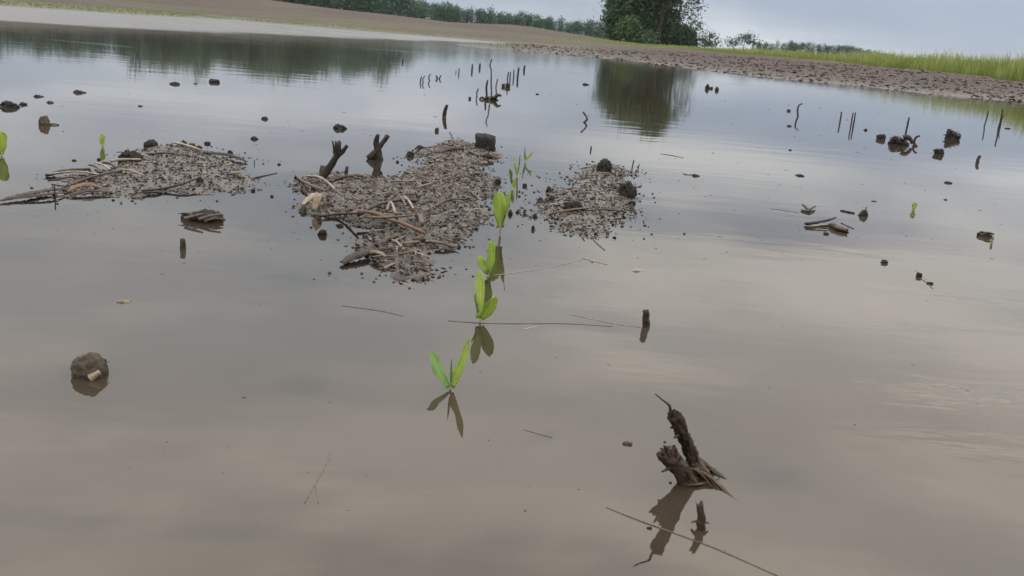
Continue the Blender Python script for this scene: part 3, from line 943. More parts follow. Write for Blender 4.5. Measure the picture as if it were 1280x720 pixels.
def wood_tree(kind, u, dist, height, far=False):
    p = at_dist(u, dist); p.z = tz(p) - 0.1
    src = protos[kind]
    if not used[kind]:
        r = src; used[kind] = True
    else:
        r = src.copy(); COL.objects.link(r)
        for ch in src.children:
            c = ch.copy(); COL.objects.link(c); c.parent = r
    r.location = p
    s = height / (10.0 if kind < 3 else 11.2)
    r.scale = (s * random.uniform(.9, 1.3), s * random.uniform(.9, 1.3), s)
    r.rotation_euler = (0, 0, random.uniform(0, 6.28))
    lab = (LABF if far else LAB)[3 if kind == 3 else 0]
    setp(r, lab, 'tree', ('far trees beyond the grass, ' if far else 'trees of the far wood behind the hill, ') + ('pointed' if kind == 3 else 'rounded'))


TOPS_U = [-420, -200, 0, 120, 200, 330, 400, 480, 495, 520, 560, 600, 640, 690, 730, 770]
TOPS_H = [56, 60, 58, 60, 66, 68, 66, 58, 50, 34, 31, 30, 29, 26, 25, 24]
rnd = random.Random(5)
for row, (da, step) in enumerate(((0, 13.0), (14, 16.0))):
    u = -400.0 + row * 6
    while u < 775:
        dist = np.interp(u, [-400, 0, 300, 480, 520, 770], [175, 190, 215, 250, 330, 360]) + da + rnd.uniform(-6, 6)
        top = np.interp(u, TOPS_U, TOPS_H) * rnd.uniform(0.80, 1.04)
        p = at_dist(u, dist)
        kd = 3 if rnd.random() < 0.22 else rnd.randrange(3)
        if kd == 3: top *= 1.10
        hgt = CAMH + top * dist / F - tz(p)
        wood_tree(kd, u, dist, hgt)
        u += step * rnd.uniform(0.7, 1.25) * (1.5 if u < 300 else 1.0)
u = 940.0
while u < 1112:
    dist = 430 + rnd.uniform(-20, 20)
    top = np.interp(u, [940, 970, 1000, 1050, 1080, 1112], [15, 18.5, 20, 19.5, 17, 13]) * rnd.uniform(0.85, 1.05)
    wood_tree(3 if rnd.random() < .15 else rnd.randrange(3), u, dist, CAMH + top * dist / F - tz(at_dist(u, dist)), True)
    u += rnd.uniform(5, 9)


# ------------------------------------------------------------------ small things in the water
def clod(u, v, w, h, label, mat='clod', name='mud_clod', seed=None, blocky=0.0, cat='clod', extra=None, dep=0.5, amp=0.5, spikes=0, lying=0.35):
    """a clod w px wide rising h px out of the water or mud at waterline pixel (u, v)"""
    p = on_ground(u, v)
    k = mpp(p)
    seed = seed if seed is not None else (u * 7 + v * 3) % 97
    sx = w * k / 2 * 0.92; sz = max(h * k, 0.25 * w * k) * 0.9
    yaw = -math.atan2(p.x, p.y)
    mb = MB()
    c = (p.x, p.y + sx * dep * 0.6, p.z + h * k - sz * 0.92)
    mb.add(*lump(c, sx * 0.95, sx * dep, sz, seed, amp, 4 if w > 9 else 3, yaw, blocky))
    rr = random.Random(seed + 5)
    for i in range(spikes):
        an = rr.uniform(0, 6.28)
        q = Vector(c) + Vector((math.cos(an) * sx * rr.uniform(.2, .8), math.sin(an) * sx * dep * .8, sz * rr.uniform(0.2, 0.8)))
        e = q + Vector((math.cos(an) * sx * rr.uniform(.3, .9), math.sin(an) * sx * .6, sz * rr.uniform(-0.4, 1.2) * lying))
        mb.add(*tube(spline([q, q.lerp(e, .5) + Vector((0, 0, 0.1 * sz)), e], 6), [k * rr.uniform(0.7, 1.3) * (1 - .12 * j) for j in range(6)], 6, 0.3, seed=i), tint=rr.random())
    o = mb.build(name, M[mat], org=(p.x, p.y, p.z))
    setp(o, label, cat)
    if extra:
        for nm, m, px, rad in extra:
            e = MB()
            P = [up_from(p, a, b, 0.6 * sx if nm != 'root' else 0.0) for a, b in px]
            e.add(*tube(spline(P, 9), [rad * k * (1 - 0.5 * i / 8) for i in range(9)], 6, 0.25, seed=seed), tint=0.6)
            e.build(nm, M[m], o, org=(p.x, p.y, p.z))
    return o


def stalk(pts, w, label, mat='stalk', name='dead_stalk', cat='stalk', jag=0.8, rough=0.22, toward=0.0, taper=0.25, depth_=0.03, parts=None):
    """upright broken stalk: pixels from waterline to tip, w px thick"""
    p = on_ground(*pts[0])
    k = mpp(p)
    P = [p] + [up_from(p, a, b, toward * (i + 1) / len(pts)) for i, (a, b) in enumerate(pts[1:])]
    d0 = (P[1] - P[0]).normalized()
    P = [p - d0 * depth_] + P
    n = 6 + 4 * len(pts)
    S = spline(P, n)
    r = w * k / 2
    mb = MB()
    mb.add(*tube(S, [r * (1.0 - taper * i / (n - 1)) for i in range(n)], 10, rough, jag * r, seed=int(pts[0][0] * 3 + pts[0][1]), hollow=True))
    o = mb.build(name, M[mat], org=tuple(p))
    return setp(o, label, cat)


def straw(pts, w, label, mat='straw', name='straw', cat='straw', lift=0.0, flat=0.6, rough=0.2, fork=None, zs=None, n=None, taper=0.4):
    """a straw or stick lying on water or mud along photo pixels"""
    G = []
    for i, (a, b) in enumerate(pts):
        G.append(on_ground(a, b, lift + (zs[i] if zs else 0)))
    k = mpp(G[0]); r = w * k / 2
    n = n or (5 + 4 * len(pts))
    mb = MB()
    S = spline(G, n)
    mb.add(*tube(S, [r * (1 - taper * abs(i / (n - 1) - 0.4)) for i in range(n)], 8, rough, r, seed=int(pts[0][0] + pts[0][1] * 5), flat=flat))
    if fork:
        G2 = [on_ground(a, b, lift) for a, b in fork]
        mb.add(*tube(spline(G2, 7), [r * .8 * (1 - 0.5 * i / 6) for i in range(7)], 6, rough, r, seed=5, flat=flat))
    o = mb.build(name, M[mat], org=tuple(G[0]))
    return setp(o, label, cat)


def bark_piece(pts, w, label, mat='stick', thick=0.35, name='bark_piece', cat='bark', arch=0.004):
    """a curled strip of stalk rind: open trough swept along pixels"""
    G = [on_ground(a, b, 0.004) for a, b in pts]
    k = mpp(G[0]); r = w * k / 2
    n = 10 + 9 * len(pts)
    S = spline(G, n)
    V = []; Fc = []; uv = []
    m = 9
    for i, p in enumerate(S):
        t = (S[min(i + 1, n - 1)] - S[max(i - 1, 0)]).normalized()
        side = t.cross(Vector((0, 0, 1))).normalized()
        wv = r * (0.25 + 0.75 * math.sin(math.pi * min(1, (i + 0.6) / n * 1.05)) ** 0.5) * (1 + 0.18 * mnoise.noise((i * 0.7, seed_of(pts), 0)))
        for shell in (0, 1):
            for j in range(m):
                an = math.pi * (j / (m - 1))
                rr = wv * (1 - 0.22 * shell)
                q = p + side * (math.cos(an) * rr * 1.0) + Vector((0, 0, 1)) * (math.sin(an) * rr * thick * 2 + arch * math.sin(math.pi * i / n) + r * 0.28 * mnoise.noise((i * 0.9, j * 0.9, 3 + seed_of(pts))) + r * 0.22 * mnoise.noise((i * 2.1, j * 1.7, 9)))
                V.append(q); uv.append((j / m + 0.01, i * 0.01))
    st = 2 * m
    for i in range(n - 1):
        for j in range(m - 1):
            a = i * st + j
            Fc.append((a, a + 1, a + 1 + st, a + st))
            a = i * st + m + j
            Fc.append((a, a + st, a + 1 + st, a + 1))
        for e in (0, m - 1):
            a = i * st + e; b = i * st + m + e
            Fc.append((a, a + st, b + st, b))
    for i in (0, n - 1):
        for j in range(m - 1):
            a = i * st + j; b = a + m
            Fc.append((a, b, b + 1, a + 1))
    mb = MB().add(V, Fc, uv)
    o = mb.build(name, M[mat], org=tuple(G[0]))
    return setp(o, label, cat)


def seed_of(p):
    return p[0][0] * 0.37 + p[0][1] * 0.11


# ---- seedlings
def chaff(n, u0, u1, v0, v1, label):
    u = u0 + (u1 - u0) * RS.rand(n); v = v0 + (v1 - v0) * RS.rand(n) ** 0.8
    p = np.array([tuple(W(a, b)) for a, b in zip(u, v)])
    dd = np.array([depth(q) for q in p]) / F
    L = dd * (1.2 + 5.0 * RS.rand(n) ** 3); th = dd * (0.7 + 0.9 * RS.rand(n))
    scatter('chaff', box, bxf, n, p, np.stack([L, th, th * 0.35], 1), RS.randn(n) * 0.7, RS.randn(n) * 0.02, RS.rand(n) * 0.3, M['crumb'], RS.rand(n), label, 'chaff')


chaff(240, -60, 1340, 110, 330, 'tiny specks of chaff floating across the middle of the pond')
chaff(40, 100, 1250, 320, 700, 'few tiny specks of chaff floating in the near water')


def leaf_geo(b, tip, wd, bow, face, fold, blunt, toward_mid, base=0.5):
    """blade from b to tip; bow: sideways belly (m); face: unit vector it faces"""
    n = 15; m = 7
    ax = tip - b
    L = ax.length
    side = ax.cross(face).normalized()
    nf = side.cross(ax).normalized()
    c = b.lerp(tip, 0.5) + side * bow + nf * toward_mid
    V = []; Fc = []; uv = []
    for i in range(n):
        t = i / (n - 1)
        p = b * (1 - t) ** 2 + c * (2 * t * (1 - t)) + tip * t * t
        tg = ((c - b) * (1 - t) + (tip - c) * t).normalized()
        sd = tg.cross(face).normalized(); nn = sd.cross(tg).normalized()
        if blunt: prof = (base + (1 - base) * sstep(t / 0.55)) * math.sqrt(max(0.0, 1 - max(0, (t - 0.62) / 0.38) ** 2.4))
        else: prof = (base + 0.1 + (0.9 - base) * sstep(t / 0.35)) * max(0.0, 1 - max(0, (t - 0.4) / 0.6) ** 1.5)
        w_ = wd / 2 * 0.97 * max(float(prof), 0.03) * (1 + 0.07 * math.sin(t * 13 + wd * 3000))
        for j in range(m):
            s = j / (m - 1) * 2 - 1
            q = p + sd * (s * w_) + nn * (abs(s) ** 1.3 * w_ * fold + 0.09 * wd * math.sin(t * 10 + s * 2.5 + wd * 900) * abs(s) + (0.10 * wd * s * math.sin(t * 3.0 + wd * 2000)))
            V.append(q); uv.append((j / (m - 1) + 0.001, t))
    for i in range(n - 1):
        for j in range(m - 1):
            a = i * m + j
            Fc.append((a, a + 1, a + 1 + m, a + m))
    return V, Fc, uv


def seedling(u, v, leaves, label, stem=None, stem_mat='stem', droplets=None):
    p = W(u, v)
    k = mpp(p)
    r = empty('corn_seedling', p)
    setp(r, label, 'seedling', 'corn seedlings standing in the floodwater')
    face0 = (EYE - p).normalized(); face0.z *= 0.4; face0.normalize()
    top = stem if stem else (u + 0.6, v - 5, 4)
    tp = up_from(p, top[0], top[1])
    mb = MB().add(*tube(spline([p - Vector((0, 0, 0.02)), p, tp], 7), [top[2] * k / 2 * (1 - 0.08 * i) for i in range(7)], 8, 0.08, seed=3))
    mb.build('stem', M[stem_mat], r, org=tuple(p))
    for lf in leaves:
        (bu, bv, tu, tv, w) = lf[:5]
        kw = dict(bow=0, yaw=0, fold=0.25, blunt=True, toward=0.0, mid=0.0, mat='leaf', tilt=0.0)
        kw.update(lf[5] if len(lf) > 5 else {})
        b = up_from(p, bu, bv); tip = up_from(p, tu, tv, kw['toward'])
        fc = (Matrix.Rotation(math.radians(kw['yaw']), 3, 'Z') @ face0 + Vector((0, 0, kw['tilt']))).normalized()
        o = MB().add(*leaf_geo(b, tip, w * k, kw['bow'] * k, fc, kw['fold'], kw['blunt'], kw['mid'])).build('leaf', M[kw['mat']], r, org=tuple(p))
        md = o.modifiers.new('thickness', 'SOLIDIFY'); md.thickness = 0.0004
    return r


seedling(563, 487, [(561, 484, 540, 440, 15, dict(bow=-5, yaw=18, blunt=True, mat='leaf_dark', toward=-0.026, mid=-0.002, tilt=0.5)),
                    (565, 484, 587, 421, 14, dict(bow=4, yaw=-28, blunt=False, toward=-0.010, fold=0.35, tilt=0.2)),
                    (563.5, 478, 564.5, 448, 3, dict(blunt=False, mat='leaf_dark'))],
         'nearest corn seedling, two leaves spread in a wide V')
seedling(600, 403, [(598.5, 398, 599, 337, 13, dict(bow=4, yaw=-15, fold=0.3, toward=-0.03)),
                    (601.5, 398, 617.5, 370, 16, dict(bow=4, yaw=15, toward=0.02, fold=0.2)),
                    (597.5, 390, 593.5, 368, 4.5, dict(bow=-1.5, yaw=50, blunt=True, mat='leaf_dull', toward=-0.02))],
         'corn seedling with one tall upright leaf and one short broad leaf', droplets=True)
seedling(610.5, 346, [(611, 343, 615, 299, 10.5, dict(bow=2.5, yaw=-12, fold=0.3)),
                      (609.5, 341, 598, 320, 12, dict(bow=-3, yaw=30, toward=0.025, mid=0.006, fold=0.3))],
         'corn seedling with a tall leaf and a drooping one, just behind the two-leaf pair')
seedling(625, 296, [(625.5, 284, 623, 239, 17, dict(bow=1, yaw=14, fold=0.28, toward=0.01)),
                    (628, 276, 641, 229, 9, dict(bow=2.5, yaw=-40, blunt=False, fold=0.4)),
                    (627.5, 282, 631, 256, 5, dict(bow=2, yaw=-60, mat='leaf_dull', blunt=False))],
         'corn seedling with the broadest leaf, on a bare pinkish stem', stem=(625.5, 281, 4), stem_mat='stem_pink')
seedling(641, 238, [(640.5, 232, 637.5, 211, 4.5, dict(bow=-1, yaw=40, mat='leaf_dull', blunt=True)), (641, 234, 644, 221, 4, dict(blunt=False))],
         'small corn seedling with a dull dark leaf, beside the largest island')
seedling(646.5, 222, [(646, 219, 641.5, 195, 3.2, dict(bow=-1.2, yaw=55, blunt=False)), (647, 219, 650.5, 192, 3.4, dict(bow=1, yaw=-45, blunt=False, mat='leaf_dark'))],
         'thin corn seedling with a narrow V, second from the far end of its row')
seedling(656.5, 204, [(656.3, 202, 656, 182.5, 3.0, dict(bow=-.4, yaw=50, blunt=False, mat='leaf_dark')), (657, 200, 667, 188.5, 3.2, dict(bow=1, yaw=-30, blunt=False))],
         'farthest corn seedling of the row, one leaf upright and one slanting')
seedling(2.0, 195.5, [(2, 193, 2.5, 164, 12, dict(bow=0, yaw=0, fold=0.2)), (0, 193, -9, 172, 8, dict(bow=-2, yaw=20, mat='leaf_dark'))],
         'bright corn seedling cut by the left edge of the photo')
seedling(128.2, 184, [(128.6, 183, 127.8, 167, 6.5, dict(bow=-1.8, yaw=20))], 'lone one-leaf corn seedling behind the leftmost mud island')
seedling(1142, 263, [(1141.8, 262, 1143.2, 253, 6, dict(bow=1.0, yaw=-10))], 'tiny one-leaf seedling alone in open water on the right')
seedling(1239.5, 304, [(1239.5, 303, 1241.5, 296, 3.2, dict(bow=0.3, yaw=20, mat='leaf_dark'))], 'tiny seedling leaf beside a floating dark clod')

# ---- the large broken stub in the foreground
p = W(863, 605); k = mpp(p)
st = empty('corn_stub', p)
setp(st, 'large broken corn stub with two dark stalks and trailing roots, nearest of all', 'corn stub')


def sub(nm, mat, px, rad, base=None, rough=0.22, jag=0.8, toward=0.0, taper=0.2, n=18, sides=14, hollow=True, dip=0.03, tint=0.5):
    b = base or p
    t0, t1 = toward if isinstance(toward, tuple) else (0.0, toward)
    P = [up_from(b, a, c, t0 + (t1 - t0) * i / max(1, len(px) - 1)) for i, (a, c) in enumerate(px)]
    if dip: P = [P[0] - (P[1] - P[0]).normalized() * dip] + P
    S = spline(P, n)
    rr = rad * k / 2
    o = MB().add(*tube(S, [rr * (1 - taper * i / (n - 1)) for i in range(n)], sides, rough, jag * rr, seed=int(px[0][0] + px[0][1]), hollow=hollow), tint=tint).build(nm, M[mat], st, org=tuple(p))
    return o


pb = W(872, 588)
sub('stalk', 'stalk_brown', [(871, 586), (859, 556), (851, 538), (842.5, 519)], 14.5, pb, 0.36, 0.8, 0.055, -0.08, 80, 26)
sub('stalk', 'stalk_brown', [(863, 606), (852, 590), (843, 577), (834, 563)], 18, p, 0.40, 0.9, 0.012, -0.08, 72, 26)
sub('twig', 'stalk', [(840, 520), (838, 512), (836.5, 506), (828, 500), (819, 492.5)], 4.6, pb, 0.5, 0.2, (0.055, 0.06), 0.7, 18, 8, False, 0)
sub('twig', 'stalk', [(846, 583), (838, 585), (827, 589.5)], 5, p, 0.4, 0.2, (0.012, 0.02), 0.5, 12, 8, False, 0)


def lie(nm, mat, px, rad, lift, taper=0.6, tint=0.5, flat=0.8):
    G = [on_ground(a, b, l) for (a, b), l in zip(px, lift)]
    S = spline(G, 18)
    rr = rad * k / 2
    return MB().add(*tube(S, [rr * (1 - taper * i / 17) for i in range(18)], 9, 0.45, rr, seed=int(px[0][0]), flat=flat), tint=tint).build(nm, M[mat], st, org=tuple(p))


lie('root', 'stalk', [(864, 580), (884, 587), (897, 593), (911, 600)], 9, [0.012, 0.005, 0.001, -0.002], 0.5, 0.6)
lie('root', 'root', [(866, 598), (886, 602), (905, 613), (928, 631)], 8, [0.012, 0.006, 0.0005, -0.002], 0.6, 0.5)
lie('root', 'root', [(858, 588), (872, 590), (884, 597), (892, 604)], 13, [0.02, 0.014, 0.006, -0.002], 0.5, 0.55, 0.5)
lie('root', 'stalk_brown', [(862, 596), (880, 597), (893, 602), (903, 606)], 6, [0.016, 0.008, 0.002, -0.002], 0.5, 0.4)
for i, q in enumerate(([(868, 584), (878, 588), (890, 598)], [(865, 592), (879, 596), (894, 608), (908, 619)], [(867, 588), (882, 590), (899, 599)], [(861, 600), (876, 602), (890, 610)], [(870, 590), (880, 594), (888, 601)])):
    lie('root', 'root' if i % 2 else 'stalk_brown', q, (4, 3, 3.4, 4, 6)[i], [0.016, 0.009, 0.001, -0.002][:len(q)], 0.6, (.6, .7, .5, .45, .6)[i])
rq = random.Random(77)
for i in range(16):                                   # peeling strips and lumps of mud clinging to the two stalks
    tall = i % 2
    t0 = rq.uniform(0.15, 0.9)
    a0, b0_ = ((871, 586), (842.5, 519)) if tall else ((863, 606), (834, 563))
    cx, cy = a0[0] + (b0_[0] - a0[0]) * t0 + rq.uniform(-7, 6), a0[1] + (b0_[1] - a0[1]) * t0
    sub('rind', ('stalk_brown', 'stalk', 'root')[i % 3], [(cx, cy), (cx + rq.uniform(-3, 0), cy - rq.uniform(2, 5)), (cx + rq.uniform(-6, 2), cy - rq.uniform(5, 10))], rq.uniform(2.0, 4.5), pb if tall else p, 0.5, 0.5, (0.055 * t0 + 0.004, 0.055 * t0 + 0.008) if tall else (0.014 * t0 + 0.006, 0.014 * t0 + 0.012), 0.6, 8, 7, False, 0, rq.uniform(.3, .8))
for i, (a, b_, r_) in enumerate(((868, 581, 7), (858, 604, 6), (872, 592, 8), (866, 600, 6), (881, 598, 5))):
    q = on_ground(a, b_)
    MB().add(*lump((q.x, q.y, q.z + 0.003), r_ * k, r_ * k * .8, r_ * k * .7, 90 + i, 0.55, 4)).build('mud', M['clod_brown'], st, org=tuple(p))
lie('root', 'root', [(852, 604), (862, 608), (874, 607), (884, 603)], 8, [0.001, 0.002, 0.002, 0.0], 0.4, 0.6, 0.5)
# frayed rind at the top of the short stalk
for i, (a, b_, c, d_) in enumerate(((834, 566, 830, 557), (838, 566, 838, 556), (830, 570, 826, 566), (842, 570, 846, 561), (848, 578, 851, 570), (846, 532, 838, 535), (849, 544, 842, 547))):
    sub('rind', 'husk' if i in (1,) else 'stalk_brown', [(a, b_), ((a + c) / 2 + 0.6, (b_ + d_) / 2), (c, d_)], 4.5, p if i < 5 else pb, 0.4, 0.4, (0.012, 0.016) if i < 5 else (0.05, 0.052), 0.5, 8, 7, False, 0)

stalk([(877, 661), (876.5, 645), (874.5, 630)], 12, 'short jagged dark stub just in front of the large broken stub', 'stalk_brown', 'corn_stub', 'corn stub', 1.0, 0.3, 0.0, 0.35)
bark_piece([(864, 657), (874, 661), (886, 659)], 7, 'small rotten rind fragment at the foot of the short jagged stub', 'stalk_brown')
stalk([(807.5, 408), (807, 398), (807, 388.5)], 10, 'short ragged stub standing alone in open water at the end of pale straws', 'stalk_brown', 'corn_stub', 'corn stub', 0.7, 0.4)
stalk([(229, 311), (229, 306), (228.5, 300)], 7.5, 'short black stub poking up in front of the elongated dark clod', 'stalk', 'corn_stub', 'corn stub', 1.0, 0.3)
# mud-coloured clod at the left
clod(107, 471, 44, 25, spikes=3, lying=0.1, label='round brown clod with a pale husk, alone in the near water at left', mat='clod_brown', seed=27, amp=0.3, dep=0.75, extra=[('husk', 'husk', [(112, 473), (117, 470), (125, 465)], 5.5)])
clod(252, 276, 53, 9, spikes=26, lying=0.3, label='elongated black clod of matted stalks left of the largest island', mat='clod', seed=5, blocky=0.3, dep=0.45, extra=[('straw', 'straw_grey', [(230, 273), (243, 270), (254, 267)], 2.2), ('straw', 'straw_grey', [(248, 274), (262, 270), (276, 268)], 2), ('straw', 'straw_grey', [(255, 276), (268, 273), (279, 274)], 2)])

# ---- stubs and sticks on the largest island
p0 = on_ground(404, 221); k0 = mpp(p0)
fs = empty('corn_stub', p0)
setp(fs, 'dark leaning stub forked into three prongs at the back of the largest island', 'corn stub')


def prong(root, base, px, w, w2=None, mat='stalk', toward=0, nm='stalk', jag=0.5):
    kk = mpp(base)
    P = [up_from(base, a, b, toward) for a, b in px]
    n = 14
    r0, r1 = w * kk / 2, (w2 or w * .8) * kk / 2
    return MB().add(*tube(spline(P, n), [r0 + (r1 - r0) * i / (n - 1) for i in range(n)], 10, 0.25, jag * r1, seed=int(px[0][0])), tint=0.42).build(nm, M[mat], root, org=tuple(base))


prong(fs, p0, [(400, 226), (409, 214), (416, 203), (421, 192), (422, 178)], 10, 7.5, jag=1.2)
prong(fs, p0, [(420, 197), (427, 191), (434, 182)], 6, 4.5)
prong(fs, p0, [(418, 192), (417, 184), (415.5, 176)], 3, 1.5)
clod(403, 217, 10, 8, 'small clod tucked against the foot of the three-pronged stub', 'clod_brown', seed=21)
stalk([(433, 224), (433, 216), (434, 208.5)], 5, 'short dark peg beside the three-pronged stub', 'stalk', 'corn_stub', 'corn stub', 0.6)
p1 = W(470, 199); f2 = empty('corn_stub', p1)
setp(f2, 'two-pronged stub standing in water behind the largest island', 'corn stub')
prong(f2, p1, [(460, 198), (470, 189), (477, 180), (484.5, 169)], 8, 5.5)
prong(f2, p1, [(474, 202), (473, 190), (470, 178), (472.5, 168)], 11, 4.5)
prong(f2, p1, [(459, 197), (467, 196), (475, 199)], 5, 6)
clod(606, 188, 32, 19, 'black block of earth on the far tip of the largest island', 'clod', 'mud_clod', 17, 0.75, amp=0.22)
clod(608, 199, 14, 6, 'small black clod under the earth block at the island tip', 'clod', seed=3)
straw([(533, 191), (552, 189), (575, 189), (601, 197)], 4, 'long curved pale stalk across the far end of the largest island', 'straw_grey', zs=[0.0, .01, .012, .008])
straw([(563, 179), (566, 176), (562, 170.5)], 3.5, 'bent twig at the farthest edge of the largest island', 'stick', 'stick', 'stick', zs=[0, .006, .02])
bark_piece([(540, 194), (558, 190), (580, 187)], 12, 'crumpled dark rind under the long curved stalk', 'stick')
for a in (
    ([(369, 220), (378, 230), (392, 238), (412, 242)], 3.6, 'outermost curved grey root at the left tip of the largest island', 'straw_grey', [0.004, .01, .012, .004]),
    ([(383, 224), (398, 227), (410, 233), (420, 240)], 3.4, 'pale curved root between two grey roots at the island left tip', 'straw', [0.01, .014, .012, .004]),
    ([(371, 226), (384, 233), (396, 240), (404, 243)], 2.8, 'thin dark root along the left tip of the largest island', 'stick', [0.0, .004, .006, .002]),
    ([(398, 232), (425, 227), (450, 224), (462, 228)], 6, 'thick dark stalk lying behind the short peg', 'stick', [0.004, .012, .012, .004]),
    ([(430, 230), (468, 227), (500, 229), (518, 228)], 3.2, 'long thin grey stick along the rear of the largest island', 'straw_grey', [0.006] * 4),
    ([(398, 273), (425, 272), (452, 270)], 4.2, 'dark stick lying in front of the pale husk', 'stick', [0.006, .010, .008]),
    ([(448, 272), (470, 263), (495, 257), (522, 255)], 5.0, 'dark slanting stick crossing the middle of the largest island', 'stick', [0.006, .014, .014, .01]),
    ([(447, 270), (466, 274), (486, 281), (508, 288), (531, 297)], 6, 'pale brown branch running forward across the largest island', 'bark_orange', [0.012, .016, .014, .014, .01]),
    ([(456, 275), (478, 276), (515, 273)], 4.2, 'blue grey straight stick under the pale brown branch', 'straw_grey', [0.008] * 3),
    ([(482, 268), (488, 262), (494, 269)], 4.6, 'bent pale stub of straw near the island middle', 'straw', [0.004, .02, .006]),
    ([(528, 285), (524, 279), (519, 277)], 6.5, 'stubby grey stalk end at the right end of the pale brown branch', 'straw_grey', [0.01, .02, .016]),
    ([(504, 311), (530, 309), (552, 310), (569, 312)], 4.6, 'grey stalk jutting out over water at the front of the largest island', 'straw_grey', [0.012, .014, .012, .006]),
    ([(488, 304), (496, 309), (505, 315)], 4.2, 'short pale straw behind the dark bark lump', 'straw', [0.008, .012, .006]),
    ([(462, 322), (471, 323), (482, 326)], 6.0, 'short thick pale stalk on the dark bark lump', 'straw', [0.010, .014, .01]),
    ([(470, 310), (492, 304), (530, 304)], 7.0, 'muddy dark stalk along the front ridge of the largest island', 'stick', [0.008, .014, .008]),
    ([(505, 250), (512, 258), (516, 265)], 3.6, 'short pale splinter right of the dark slanting stick', 'straw', [0.01, .012, .01]),
    ([(498, 248), (504, 256), (506, 262)], 3.4, 'short grey splinter left of its pale twin at the island middle', 'straw_grey', [0.01, .012, .01]),
    ([(560, 228), (580, 224), (598, 229)], 3.2, 'dark thin stick near the right rim of the largest island', 'stick', [0.008, .012, .008]),
    ([(520, 238), (545, 232), (563, 224)], 3.4, 'grey stick slanting up the right half of the largest island', 'straw_grey', [0.008, .012, .008]),
    ([(545, 262), (560, 255), (578, 252)], 3.2, 'brown stick low on the right slope of the largest island', 'stick', [0.008, .012, .008]),
):
    straw(a[0], a[1], a[2], a[3], 'stick', 'stick', 0.0, 0.85, 0.3, zs=a[4])
bark_piece([(427, 332), (445, 325), (468, 320), (488, 314)], 15, 'hollow dark bark lump at the front left of the largest island', 'stalk', 0.36)
hk = bark_piece([(378, 259), (390, 253), (402, 246)], 9, 'pale torn husk at the left rim of the largest island', 'husk', 0.5, 'husk', 'husk', 0.01)
bark_piece([(393, 265), (397, 257), (402, 249)], 10, 'pale folded husk leaning against the torn husk', 'husk', 0.55, 'husk', 'husk', 0.014)
clod(403, 294, 12, 6, 'small black clod in the water left of the dark bark lump', 'clod', seed=8)
clod(424, 283, 10, 2.5, 'flat dark sliver of mud behind the small black clod', 'clod', seed=9)

# ---- left island
bark_piece([(0, 253.5), (30, 248), (62, 242), (92, 239)], 10, 'long dark rind tapering off the left end of the leftmost island', 'stick', 0.3)
bark_piece([(4, 252), (40, 249.5), (66, 246), (86, 243)], 7, 'thin dark rind in front of the long tapering one', 'stick', 0.3)
bark_piece([(84, 242), (98, 237.5), (114, 236), (134, 240)], 8, 'tan and orange bark curl on the leftmost island', 'bark_orange', 0.5)
bark_piece([(88, 247), (108, 243), (142, 244)], 8, 'dark waterlogged rind below the tan bark curl', 'stick', 0.3)
for a in (
    ([(58, 221), (80, 219), (112, 217)], 5.5, 'dark thick stick pointing left at the rear of the leftmost island', 'stick', [0.004, .012, .014]),
    ([(60, 222), (92, 219.5), (118, 222), (136, 226)], 3.0, 'long pale straw below the dark thick stick', 'straw', [0.01, .012, .012, .008]),
    ([(82, 238), (110, 229), (136, 222), (153, 217)], 3.6, 'long brown stick slanting up across the leftmost island', 'stick', [0.01, .014, .014, .01]),
    ([(64, 228), (86, 225), (104, 226)], 2.6, 'thin grey straw in the lower left of the leftmost island', 'straw_grey', [0.006, .008, .006]),
    ([(138, 206), (152, 205), (176, 203)], 4.0, 'pale straw in front of the dark knobbly clod', 'straw', [0.012, .014, .01]),
    ([(112, 210), (120, 214), (128, 219)], 3.4, 'first short grey stick of the slanting set of three', 'straw_grey', [0.01, .014, .01]),
    ([(119, 208), (130, 213), (138, 217)], 3.2, 'middle short pale stick of the slanting set of three', 'straw', [0.012, .016, .012]),
    ([(128, 208), (138, 211), (146, 215)], 3.4, 'last dark short stick of the slanting set of three', 'stick', [0.012, .016, .012]),
    ([(146, 216), (162, 218), (181, 223)], 2.8, 'thin tan stick across the middle of the leftmost island', 'straw', [0.01, .012, .008]),
    ([(216, 182), (234, 186), (253, 191.5)], 3.6, 'pale straight straw along the rear edge of the leftmost island', 'straw', [0.012, .012, .01]),
    ([(178, 240), (205, 238), (228, 234), (251, 227)], 3.8, 'dark bent stick near the front right of the leftmost island', 'stick', [0.004, .006, .01, .014]),
    ([(182, 242), (192, 242), (202, 242)], 4.0, 'short dark stick at the front edge of the leftmost island', 'stick', [0.003, .004, .003]),
    ([(306, 224.5), (325, 221), (346, 216.5)], 2.2, 'thin twig trailing into water right of the leftmost island', 'straw_grey', [0.0, .002, .001]),
    ([(188, 195), (205, 194.5), (220, 194)], 3.0, 'short tan straw on the upper half of the leftmost island', 'straw_grey', [0.008, .01, .008]),
):
    straw(a[0], a[1], a[2], a[3], 'stick', 'stick', 0.0, 0.85, 0.3, zs=a[4])
bark_piece([(256, 193), (275, 196), (292, 199), (309, 204)], 8, 'dark split bark pointing right off the leftmost island', 'stick', 0.35)
bark_piece([(284, 221), (292, 222), (302, 224.5)], 6, 'small dark bark chip at the right rim of the leftmost island', 'stick', 0.4)
clod(163, 203, 27, 13, spikes=8, label='dark knobbly clod on the rear slope of the leftmost island', mat='clod', seed=31, amp=0.42)
clod(188, 185, 19, 9.5, 'round black clod in water behind the leftmost island', 'clod', seed=33, amp=0.2)
clod(250, 229, 10, 5, 'small dark clod at the tip of the dark bent stick', 'clod', seed=35)
